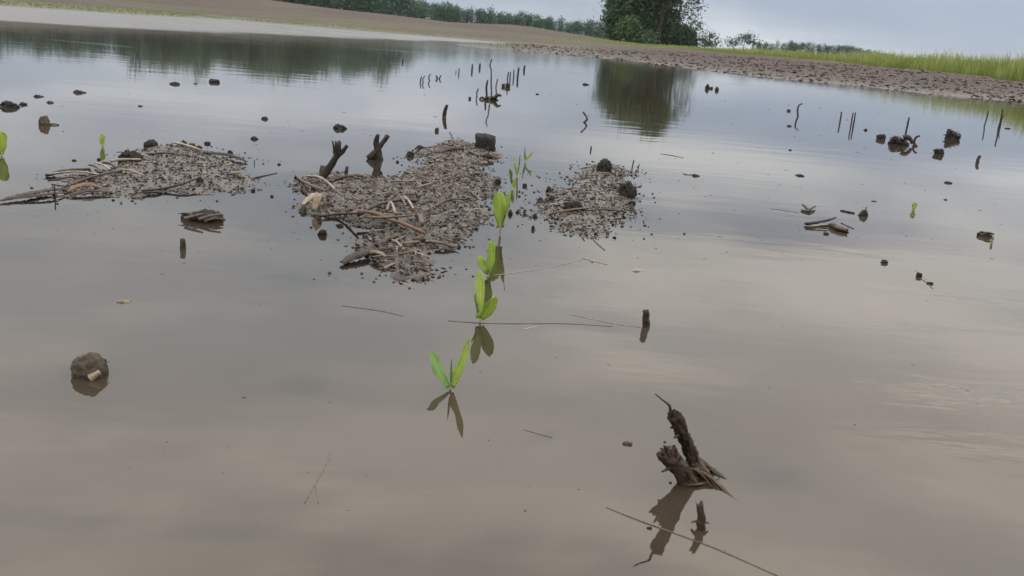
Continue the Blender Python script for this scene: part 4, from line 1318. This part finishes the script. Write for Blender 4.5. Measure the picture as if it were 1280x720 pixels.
for u_, v_, w_, h_, l in ((229, 182, 9, 5, 'lumpy dark clod at the rear crest of the leftmost island'), (240, 184, 8, 4.5, 'smaller clod beside the lumpy one on the rear crest'), (248, 187, 8, 4, 'dark clod at the right end of the rear crest'), (287, 193, 7, 4, 'dark clod just behind the split bark')):
    clod(u_, v_, w_, h_, l, 'clod')

# ---- right island
straw([(690, 270), (712, 267.5), (736, 264)], 5, 'thick pale tan stalk across the front of the smallest island', 'bark_orange', 'stick', 'stick', zs=[0.008, .012, .01], taper=0.2)
straw([(734, 265.5), (755, 265), (783, 266.5)], 4, 'dark stick continuing right of the pale tan stalk', 'stick', 'stick', 'stick', zs=[0.006, .008, .004])
clod(716, 263, 26, 10, spikes=10, lying=0.2, label='broad dark clod behind the pale tan stalk', mat='clod', seed=41, amp=0.4)
clod(784, 246, 23, 15, spikes=8, label='craggy dark clod on the right rim of the smallest island', mat='clod', seed=42, amp=0.5)
clod(755, 214, 20, 12, spikes=6, label='peaked clod at the far end of the smallest island', mat='clod', seed=43, amp=0.55)
bark_piece([(762, 232), (769, 236), (778, 241)], 6, 'tilted bark chip on the smallest island', 'stick', 0.5)
for u_, v_, w_, h_, l in ((687, 240, 9, 5.5, 'squarish dark clod off the upper left of the smallest island'), (675, 252, 8, 5, 'round dark clod between seedling row and smallest island'), (690, 251, 8, 5, 'dark clod just right of the round one'), (684, 253, 5, 3, 'small dark lump between two round clods'), (666, 287, 4, 5, 'tiny upright dark lump left of the smallest island'),
                         (638, 268, 7, 4, 'dark lump beside the broadest seedling'), (647, 266, 5, 3, 'smaller lump right of the broadest seedling'), (669, 272, 6, 3, 'low lump left of the pale tan stalk'), (656, 233, 6, 3, 'dark lump right of the seedling row'), (622, 228, 7, 5, 'dark clod between the largest island and the seedlings'),
                         (524, 187, 10, 4, 'small clod left of the far tip of the largest island'), (512, 195, 11, 4.5, 'jagged small clod behind the largest island'), (497, 203, 4, 2, 'speck of mud left of the jagged small clod')):
    clod(u_, v_, w_, h_, l, 'clod')

# ---- clods standing in the wider pond
for u_, v_, w_, h_, l in (
    (10, 134, 24, 9, 'dark clod cut by the left edge of the photo'), (28, 131, 10, 4, 'low clod touching the one at the left edge'), (62, 128.5, 9, 3, 'small low clod behind the upright left clod'),
    (46, 121, 16, 2, 'thin dark sliver near the far left water'), (98, 116, 20, 2, 'long dark sliver of mud in the far left water'), (218, 105.5, 13, 3, 'left small mound of the far left pair'), (267, 103, 16, 5, 'right larger mound of the far left pair'),
    (244, 105, 6, 1.5, 'speck between the far left pair of mounds'), (331, 149, 10, 4, 'small mound in open water left of centre'), (425, 161, 19, 6, 'smooth dark mound behind the three-pronged stub'), (318, 174, 12, 3, 'low mud speck right of the leftmost island'),
    (259, 180, 8, 4, 'small clod behind the rear crest of the leftmost island'), (123, 200, 6, 3, 'tiny dark clod beside the one-leaf seedling'), (92, 201, 6, 2.5, 'faint tiny clod left of the one-leaf seedling'), (349, 206, 5, 2.5, 'tiny clod between leftmost and largest islands'),
    (340, 246, 5, 3, 'tiny dark clod in the gap before the largest island'), (316, 239, 6, 3, 'tiny clod off the front right of the leftmost island'), (175, 133, 7, 1.5, 'dark speck in the left open water'),
    (587, 124, 4, 3, 'dark speck left of the thin stalk by the root clump'),
    (884, 111, 6, 7, 'upright clod, left one of the far right trio'), (889, 111, 5, 3, 'low clod in the middle of the far right trio'), (896, 113, 6, 5, 'squat clod, right one of the far right trio'),
    (986, 139, 6, 3, 'speck left of the curved stalk in the right water'), (987, 158, 6, 2.5, 'speck below the curved stalk in the right water'), (1082, 163, 5, 2.5, 'speck right of the twin stalks'),
    (1102, 174, 12, 7.5, 'angular dark clod left of the root-topped clump'), (1145, 183, 5, 3, 'small lump below the curled root'), (1010, 266, 15, 4, 'small forked debris lump in the right middle water'),
    (1106, 329, 11, 4, 'small smooth dark clod alone in the right near water'), (1149, 346, 8, 6, 'dark knob at the head of the straggling debris line'), (1163, 355, 9, 3, 'low tail lump of the straggling debris line'),
    (785, 556, 13, 4.5, 'flat dark fragment left of the large broken stub'), (831, 553, 4, 2, 'speck touching the short stalk of the large broken stub'), (812, 661, 8, 3, 'dark crumb beside the long straw in the foreground'), (838, 604, 5, 2, 'crumb left of the large stub waterline'),
    (1223, 147, 0.1, 0.1, None), (732, 106, 10, 1.5, 'flat speck in the far middle water'), (672, 118, 5, 1.5, 'far flat speck right of the small root clump'), (1260, 161, 8, 1.5, 'flat dark speck near the right edge of the photo'), (1185, 229, 12, 1.8, 'flat mud speck in the right middle water'),
    (1182, 250, 5, 1.5, 'tiny speck below the flat mud speck'), (1093, 252, 7, 1.6, 'tiny flat speck left of the tiny open-water seedling'), (988, 188, 4, 2, 'lone tiny speck in the pale cloud reflection'), (869, 220, 14, 2, 'flat pale-edged debris in the right middle water'), (1000, 220, 13, 2, 'flat dark scrap in the right middle water')):
    if l: clod(u_, v_, w_ * 0.88, h_ * 0.7, l, 'clod_brown' if 'fragment' in l or 'upright left' in l else 'clod')
clod(55, 156, 13, 10, 'upright clod with two bumps in the left water', 'clod_brown', seed=51, amp=0.45, extra=[('root', 'straw_grey', [(61, 155), (68, 155), (74, 156)], 1.5)])
clod(1191, 174, 17, 8, spikes=9, lying=0.6, label='spiky clod with a thin upright twig in the right water', mat='clod', seed=52, amp=0.6, extra=[('twig', 'stalk', [(1191, 168), (1192, 163)], 1.6), ('root', 'stalk', [(1196, 170), (1201, 171)], 2)])
clod(1174, 193, 12, 5.5, spikes=6, label='ragged clod in front of the spiky clod', mat='clod', seed=53, amp=0.55)
clod(1125, 181, 23, 8, spikes=9, label='root-topped dark clump with an arching root in the right water', mat='clod', seed=54, amp=0.5, name='root_clump', cat='root clump',
     extra=[('root', 'stalk', [(1129, 172), (1134, 171), (1138, 174), (1140, 180)], 3.4), ('root', 'bark_orange', [(1122, 172), (1126, 176), (1129, 181)], 2), ('root', 'stalk', [(1113, 178), (1116, 172), (1122, 171)], 2.5)])
stalk([(1143, 180), (1143, 175), (1146, 171), (1150, 170)], 3, 'curled root rising right of the root-topped clump', 'stalk', 'dead_stalk', 'stalk', 0.3)
clod(1232, 296, 20, 4, spikes=5, lying=0.2, label='dark floating clod with a curled top near the right edge', mat='clod', seed=55, amp=0.4, extra=[('root', 'stalk', [(1226, 295), (1234, 291), (1243, 293)], 2)])
clod(613, 125, 15, 4, spikes=8, label='spiky root clump below the tallest far stalk', mat='clod', seed=56, amp=0.5, name='root_clump', cat='root clump',
     extra=[('root', 'stalk', [(618, 123), (622, 119), (627, 120)], 2.4), ('root', 'stalk', [(605, 123), (602, 122), (599, 124)], 2), ('root', 'husk', [(612, 125), (613, 119)], 1.5)])
clod(632.5, 109, 10, 4, spikes=5, label='small root clump behind the spiky one in the far water', mat='clod', seed=57, amp=0.5, name='root_clump', cat='root clump', extra=[('root', 'husk', [(631, 109), (632, 104)], 1.3)])

# ---- upright dead stalks
for pts, w, l in (
    ([(555, 146), (556, 140), (558.5, 132)], 5.5, 'thick leaning dark peg behind the largest island'),
    ([(546, 164), (546, 160.5)], 6, 'cut-off low peg below the thick leaning one'),
    ([(525.5, 103), (526, 99), (527, 95.5)], 1.8, 'left stalk of the far trio, thin'), ([(529, 103), (528.5, 99), (531, 95)], 1.6, 'middle stalk of the far trio, slightly curved'), ([(537, 101), (536, 97), (538, 92.5)], 1.8, 'right stalk of the far trio, bowed'),
    ([(546.5, 98.5), (545.5, 94.5)], 2.6, 'short stump with a slant beside the far trio'), ([(549, 98.5), (551, 94.5)], 2, 'second short stump crossing toward its neighbour'),
    ([(570, 91), (570, 88)], 1.3, 'faint short stalk of the far pair'), ([(573.5, 92), (574, 85.5)], 1.7, 'taller dark stalk of the far pair'),
    ([(590, 88), (590.5, 80.5)], 2.4, 'lone brown stalk left of the black far stalk'), ([(599.5, 85), (600, 79.5)], 3, 'short black stalk in the far water'),
    ([(596, 121), (596, 116), (598, 110.5)], 2, 'thin stalk just left of the spiky root clump'),
    ([(608.5, 119), (608, 110), (609.5, 100.5)], 3, 'dark sturdy stalk rising from the left of the spiky root clump'),
    ([(614.5, 117), (614, 103), (614, 88), (612.5, 82), (615, 74)], 1.9, 'tallest far stalk, thin and crooked'),
    ([(620.5, 116), (620, 108), (622, 99)], 1.8, 'thin bowed stalk right of the tallest far stalk'),
    ([(634.5, 104), (634.5, 97), (636, 90)], 1.9, 'left stalk above the small root clump'), ([(637.5, 102), (637.5, 96), (638.5, 90)], 1.7, 'right thinner stalk above the small root clump'),
    ([(642, 97), (642.5, 87.5)], 1.9, 'thin stalk in front of the dark far stalk'), ([(647, 97), (648.5, 84.5)], 2.8, 'dark thick far stalk'), ([(655, 88), (656, 82)], 2.8, 'rearmost short dark stalk'),
    ([(503.5, 78), (504, 74)], 2, 'tiny stalk alone at the edge of the dark reflection'),
    ([(730, 153), (734, 148.5), (729, 140)], 2.6, 'bent crooked stalk alone in the middle distance'),
    ([(997.5, 146), (997, 138), (998.5, 132), (1003, 129.5)], 2.4, 'hooked curved stalk in the right water'),
    ([(1050, 153), (1051, 146), (1052, 140)], 2.3, 'single upright stalk left of the twin stalks'),
    ([(1063.5, 158), (1065, 149), (1066.5, 141)], 2, 'left stalk of the twin pair'), ([(1066.5, 158), (1068, 149), (1069.5, 141)], 2, 'right stalk of the twin pair'),
    ([(1132, 168), (1134, 158), (1136.5, 147)], 2.6, 'straight stalk rising behind the root-topped clump'),
    ([(1222, 203), (1223, 199), (1225, 195)], 4.8, 'short dark peg at the right'),
    ([(1230.5, 157), (1233.5, 148), (1235.5, 139)], 1.8, 'thin slanting stalk near the right edge'),
    ([(1248, 160), (1251, 149), (1253.5, 137)], 2.2, 'tallest stalk nearest the right edge'), ([(1250.5, 158), (1252, 150), (1255, 143)], 1.8, 'stalk leaning against the tallest one at the right edge'),
    ([(318, 205), (318, 200)], 1.2, 'hair-thin stalk off the right tip of the leftmost island'),
    ([(790, 211), (791, 206), (792.5, 200)], 1.8, 'thin curved sprig off the far right of the smallest island'), ([(797.5, 211), (799, 205)], 1.5, 'shorter sprig right of the thin curved one'), ([(738.5, 188), (739, 183)], 2.2, 'tiny sprig behind the smallest island'),
    ([(69, 247), (68.5, 240), (68, 232)], 2, 'thin upright twig through the long tapering rind'),
    ([(813, 328), (813, 326.5)], 1.5, None)):
    if l: stalk(pts, w, l, depth_=0.02)

# ---- floating debris and straws
p = W(1033, 286); fd = empty('floating_debris', p)
setp(fd, 'raft of two broken stalks and a frayed cob piece, largest floating debris at right', 'debris')
kd = mpp(p)


def raft(nm, mat, px, w, lift, flat=0.8):
    S = spline([W(a, b) + Vector((0, 0, l)) for (a, b), l in zip(px, lift)], 16)
    return MB().add(*tube(S, [w * kd / 2 * (1 - .2 * i / 15) for i in range(16)], 9, 0.5, w * kd * .4, seed=int(px[0][0]), flat=flat), tint=0.5).build(nm, M[mat], fd, org=tuple(p))


raft('stalk', 'stalk', [(1007, 282), (1020, 281), (1033, 279), (1043, 276)], 4.5, [0.006, .008, .010, .010])
raft('stalk', 'stalk', [(1007, 285.5), (1020, 286), (1034, 287)], 2.6, [0.003, .004, .004])
raft('husk', 'husk', [(1012, 284), (1026, 283), (1040, 282)], 2.5, [0.003, .004, .004])
raft('cob', 'stalk_brown', [(1041, 284), (1050, 289), (1059, 291)], 10, [0.006, .006, .006], 0.7)
raft('root', 'straw_grey', [(1052, 279), (1060, 283), (1067, 286)], 2, [0.001, .001, .001])
raft('root', 'stalk', [(1030, 292), (1035, 293)], 5, [0.001, .001])
p = W(1070, 269); fd = empty('floating_debris', p); kd = mpp(p)
setp(fd, 'string of floating crumbs ending in a spiky tuft, behind the largest raft', 'debris')
MB().add(*lump((p.x + 9 * kd, p.y, 0.0), 5.5 * kd, 5 * kd, 5.5 * kd, 61, 0.6, 4)).build('tuft', M['clod'], fd, org=tuple(p))
raft('stalk', 'stalk', [(1051, 263.5), (1060, 265.5), (1068, 267)], 3, [0.001, .002, .002])
raft('stalk', 'stalk', [(1079, 268), (1083, 262)], 2, [0.001, .010])
p = W(1012, 263); fd = empty('floating_debris', p); kd = mpp(p)
setp(fd, 'crossed pair of short floating stalks left of the spiky tuft', 'debris')
raft('stalk', 'stalk', [(1003, 259.5), (1010, 263), (1018, 265)], 3.2, [0.010, .004, .001])
raft('stalk', 'stalk_brown', [(1003, 265), (1011, 263.5), (1019, 260.5)], 3, [0.001, .004, .008])

for pts, w, l, mt in (
    ([(758, 634.5), (800, 651), (850, 669), (900, 688), (972, 720)], 3.4, 'long thin straw floating in front of the large broken stub', 'straw_grey'),
    ([(560, 401), (606, 404), (660, 404.5), (705, 404.5), (765, 408)], 2.6, 'long tan straw floating right from the two-leaf seedling', 'straw_grey'),
    ([(654, 412), (663, 410), (673, 407.5)], 2.6, 'short pale straw in front of the long tan one', 'straw'),
    ([(714, 393.5), (745, 400), (775, 406), (800, 409)], 2.0, 'thin pale straw ending at the ragged lone stub', 'straw'),
    ([(618, 344), (650, 340), (688, 334), (726, 325.5)], 2.2, 'pale straw floating from the drooping seedling toward the smallest island', 'straw'),
    ([(728, 323), (742, 326), (758, 330.5)], 3.0, 'short white straw at the right end of a longer pale straw', 'straw'),
    ([(428, 382), (450, 385), (478, 389), (503, 395)], 2.6, 'grey straw floating in front of the largest island', 'straw_grey'),
    ([(826, 192.5), (840, 194.5), (854, 197.5)], 2.2, 'pale flat straw in the cloud reflection at middle right', 'straw_grey'),
    ([(963, 261), (980, 263), (998, 266)], 1.4, 'hair-thin dark straw left of the crossed stalks', 'stick'),
    ([(500, 352), (508, 356), (518, 361)], 2.6, 'pale chip of straw off the front tip of the largest island', 'straw'),
    ([(725, 296), (745, 297), (757, 296)], 2.4, 'pale straw at the front edge of the smallest island', 'straw'),
    ([(742, 300), (748, 306), (756, 313)], 3.0, 'dark crumbly twig trailing off the front of the smallest island', 'stick'),
    ([(1158, 349), (1150, 341), (1143, 338)], 2.6, 'white straw at the head of the straggling debris line', 'straw'),
    ([(1150, 348), (1158, 353), (1166, 361)], 2.0, 'thin dark stem of the straggling debris line', 'stick'),
    ([(655, 537), (668, 541), (690, 547)], 2.4, 'faint pale straw alone in the near middle water', 'straw_grey')):
    straw(pts, w, l, mt, flat=0.5)
straw([(414, 567), (409, 580), (394, 606), (381, 629)], 2.6, 'forked pale straw half sunk in the near water at left', 'straw_grey', flat=0.4, fork=[(394, 606), (396, 618), (398, 630)], lift=0.0)
for u_, v_, w_, l in ((155, 378, 17, 'pale pinkish scrap just breaking the surface above the round brown clod'), (797, 339, 15, 'pale scrap of foam right of the row of seedlings'), (859, 218, 11, 'small white foam fleck in the right middle water'), (740, 327, 5, 'white foam fleck on the short white straw')):
    clod(u_, v_, w_, 1.6, l, 'foam' if 'pinkish' not in l else 'husk', 'foam_fleck' if 'pinkish' not in l else 'husk', cat='foam' if 'pinkish' not in l else 'husk')

# ------------------------------------------------------------------ air
hz = bpy.data.materials.new('haze_air'); hz.use_nodes = True
hn = hz.node_tree
hn.nodes.remove(hn.nodes['Principled BSDF'])
pv = N(hn, 'ShaderNodeVolumePrincipled')
pv.inputs['Color'].default_value = (0.92, 0.95, 1.0, 1)
pv.inputs['Density'].default_value = 0.00009
hn.links.new(pv.outputs[0], hn.nodes['Material Output'].inputs['Volume'])
hx, hy, hz0, hz1 = 1700, 2700, -6.0, 24.0
bv = [(x, y, z) for z in (hz0, hz1) for (x, y) in ((-hx, -400), (hx, -400), (hx, hy), (-hx, hy))]
hb = MB().add(bv, [(3, 2, 1, 0), (4, 5, 6, 7), (0, 1, 5, 4), (1, 2, 6, 5), (2, 3, 7, 6), (3, 0, 4, 7)]).build('haze', hz, smooth=False)
setp(hb, 'thin pale haze in the air over pond and fields', 'haze', kind='stuff')

# ------------------------------------------------------------------ light
SUN_EL, SUN_AZ = math.radians(52), math.radians(55)      # azimuth clockwise from the view direction (+Y)
w = bpy.data.worlds.new('World')
scene.world = w
w.use_nodes = True
nt = w.node_tree
bg = nt.nodes['Background']
sky = N(nt, 'ShaderNodeTexSky', sky_type='NISHITA')
sky.sun_disc = False
sky.sun_elevation = SUN_EL
sky.sun_rotation = SUN_AZ
sky.air_density = 1.0; sky.dust_density = 2.0
tc = N(nt, 'ShaderNodeTexCoord')
mp = N(nt, 'ShaderNodeMapping')
mp.inputs['Scale'].default_value = (1.5, 1.5, 7.0)
mp.inputs['Location'].default_value = (0.35, 0.2, 0.4)
nt.links.new(tc.outputs['Generated'], mp.inputs['Vector'])
cn = noise_tex(nt, 1.6, 5, 0.5, vec=mp.outputs['Vector'])
sep = N(nt, 'ShaderNodeSeparateXYZ')
nt.links.new(tc.outputs['Generated'], sep.inputs['Vector'])
el = sep.outputs['Z']
cloud = ramp(nt, [(0.36, (4.3, 4.9, 5.8)), (0.50, (5.75, 6.2, 6.9)), (0.63, (8.1, 8.35, 8.6))])
nt.links.new(cn.outputs['Fac'], cloud.inputs['Fac'])
gain = ramp(nt, [(0.0, (1.02, 1.05, 1.06)), (0.035, (0.84, 0.90, 0.95)), (0.085, (1.07, 1.08, 1.11)), (0.2, (1.58, 1.49, 1.34)), (0.30, (2.6, 2.38, 2.06)), (0.37, (3.0, 2.7, 2.3)), (0.5, (5.6, 4.95, 4.2)), (0.75, (4.3, 3.95, 3.45)), (1.0, (3.9, 3.6, 3.2))])
nt.links.new(el, gain.inputs['Fac'])
cc = mixc(nt, 1.0, cloud.outputs['Color'], gain.outputs['Color'], 'MULTIPLY')


def cloud_bank(prev, u, elev, color, half_w, half_h, amount, wobble=2.2):
    d = bearing_dir(u)
    d = Vector((d.x * math.cos(elev), d.y * math.cos(elev), math.sin(elev)))
    sb = N(nt, 'ShaderNodeVectorMath', operation='SUBTRACT')
    nt.links.new(tc.outputs['Generated'], sb.inputs[0]); sb.inputs[1].default_value = d
    sc = N(nt, 'ShaderNodeVectorMath', operation='MULTIPLY')
    nt.links.new(sb.outputs[0], sc.inputs[0]); sc.inputs[1].default_value = (1 / half_w, 1 / half_w, 1 / half_h)
    ln = N(nt, 'ShaderNodeVectorMath', operation='LENGTH')
    nt.links.new(sc.outputs[0], ln.inputs[0])
    wob = math_(nt, 'ADD', ln.outputs['Value'], math_(nt, 'MULTIPLY', math_(nt, 'SUBTRACT', cn.outputs['Fac'], 0.5), wobble))
    mr = N(nt, 'ShaderNodeMapRange', interpolation_type='SMOOTHSTEP')
    mr.inputs['From Min'].default_value = 1.35; mr.inputs['From Max'].default_value = 0.15
    mr.inputs['To Min'].default_value = 0.0; mr.inputs['To Max'].default_value = amount
    nt.links.new(wob, mr.inputs['Value'])
    return mixc(nt, mr.outputs['Result'], prev, color)


cc = cloud_bank(cc, 905, math.radians(6.3), (10.0, 10.2, 9.9), 0.14, 0.024, 0.85)
cc = cloud_bank(cc, 1000, math.radians(9.5), (3.9, 4.6, 5.8), 0.17, 0.034, 0.7)
cc = cloud_bank(cc, 1180, math.radians(17), (14.0, 13.4, 12.2), 0.22, 0.09, 0.6)
cc = cloud_bank(cc, 760, math.radians(40), (38.0, 34.0, 29.0), 0.85, 0.27, 0.7, 0.5)
cc = cloud_bank(cc, 1150, math.radians(3.4), (3.5, 4.4, 5.9), 0.3, 0.035, 0.7)
col = mixc(nt, 0.9, sky.outputs['Color'], cc)
nt.links.new(col, bg.inputs['Color'])
bg.inputs['Strength'].default_value = 0.1
sd = bpy.data.lights.new('sun', 'SUN')
sd.energy = 0.6
sd.angle = math.radians(14)
sd.color = (1.0, 0.96, 0.9)
so = bpy.data.objects.new('sun', sd)
COL.objects.link(so)
dirv = Vector((math.sin(SUN_AZ) * math.cos(SUN_EL), math.cos(SUN_AZ) * math.cos(SUN_EL), math.sin(SUN_EL)))
so.rotation_euler = (-dirv).to_track_quat('-Z', 'Y').to_euler()

vs = scene.view_settings
vs.view_transform = 'Standard'
vs.look = 'None'
vs.exposure = 0.0
vs.gamma = 1.0
vs.use_curve_mapping = False
scene.cycles.max_bounces = 6
scene.cycles.use_denoising = True
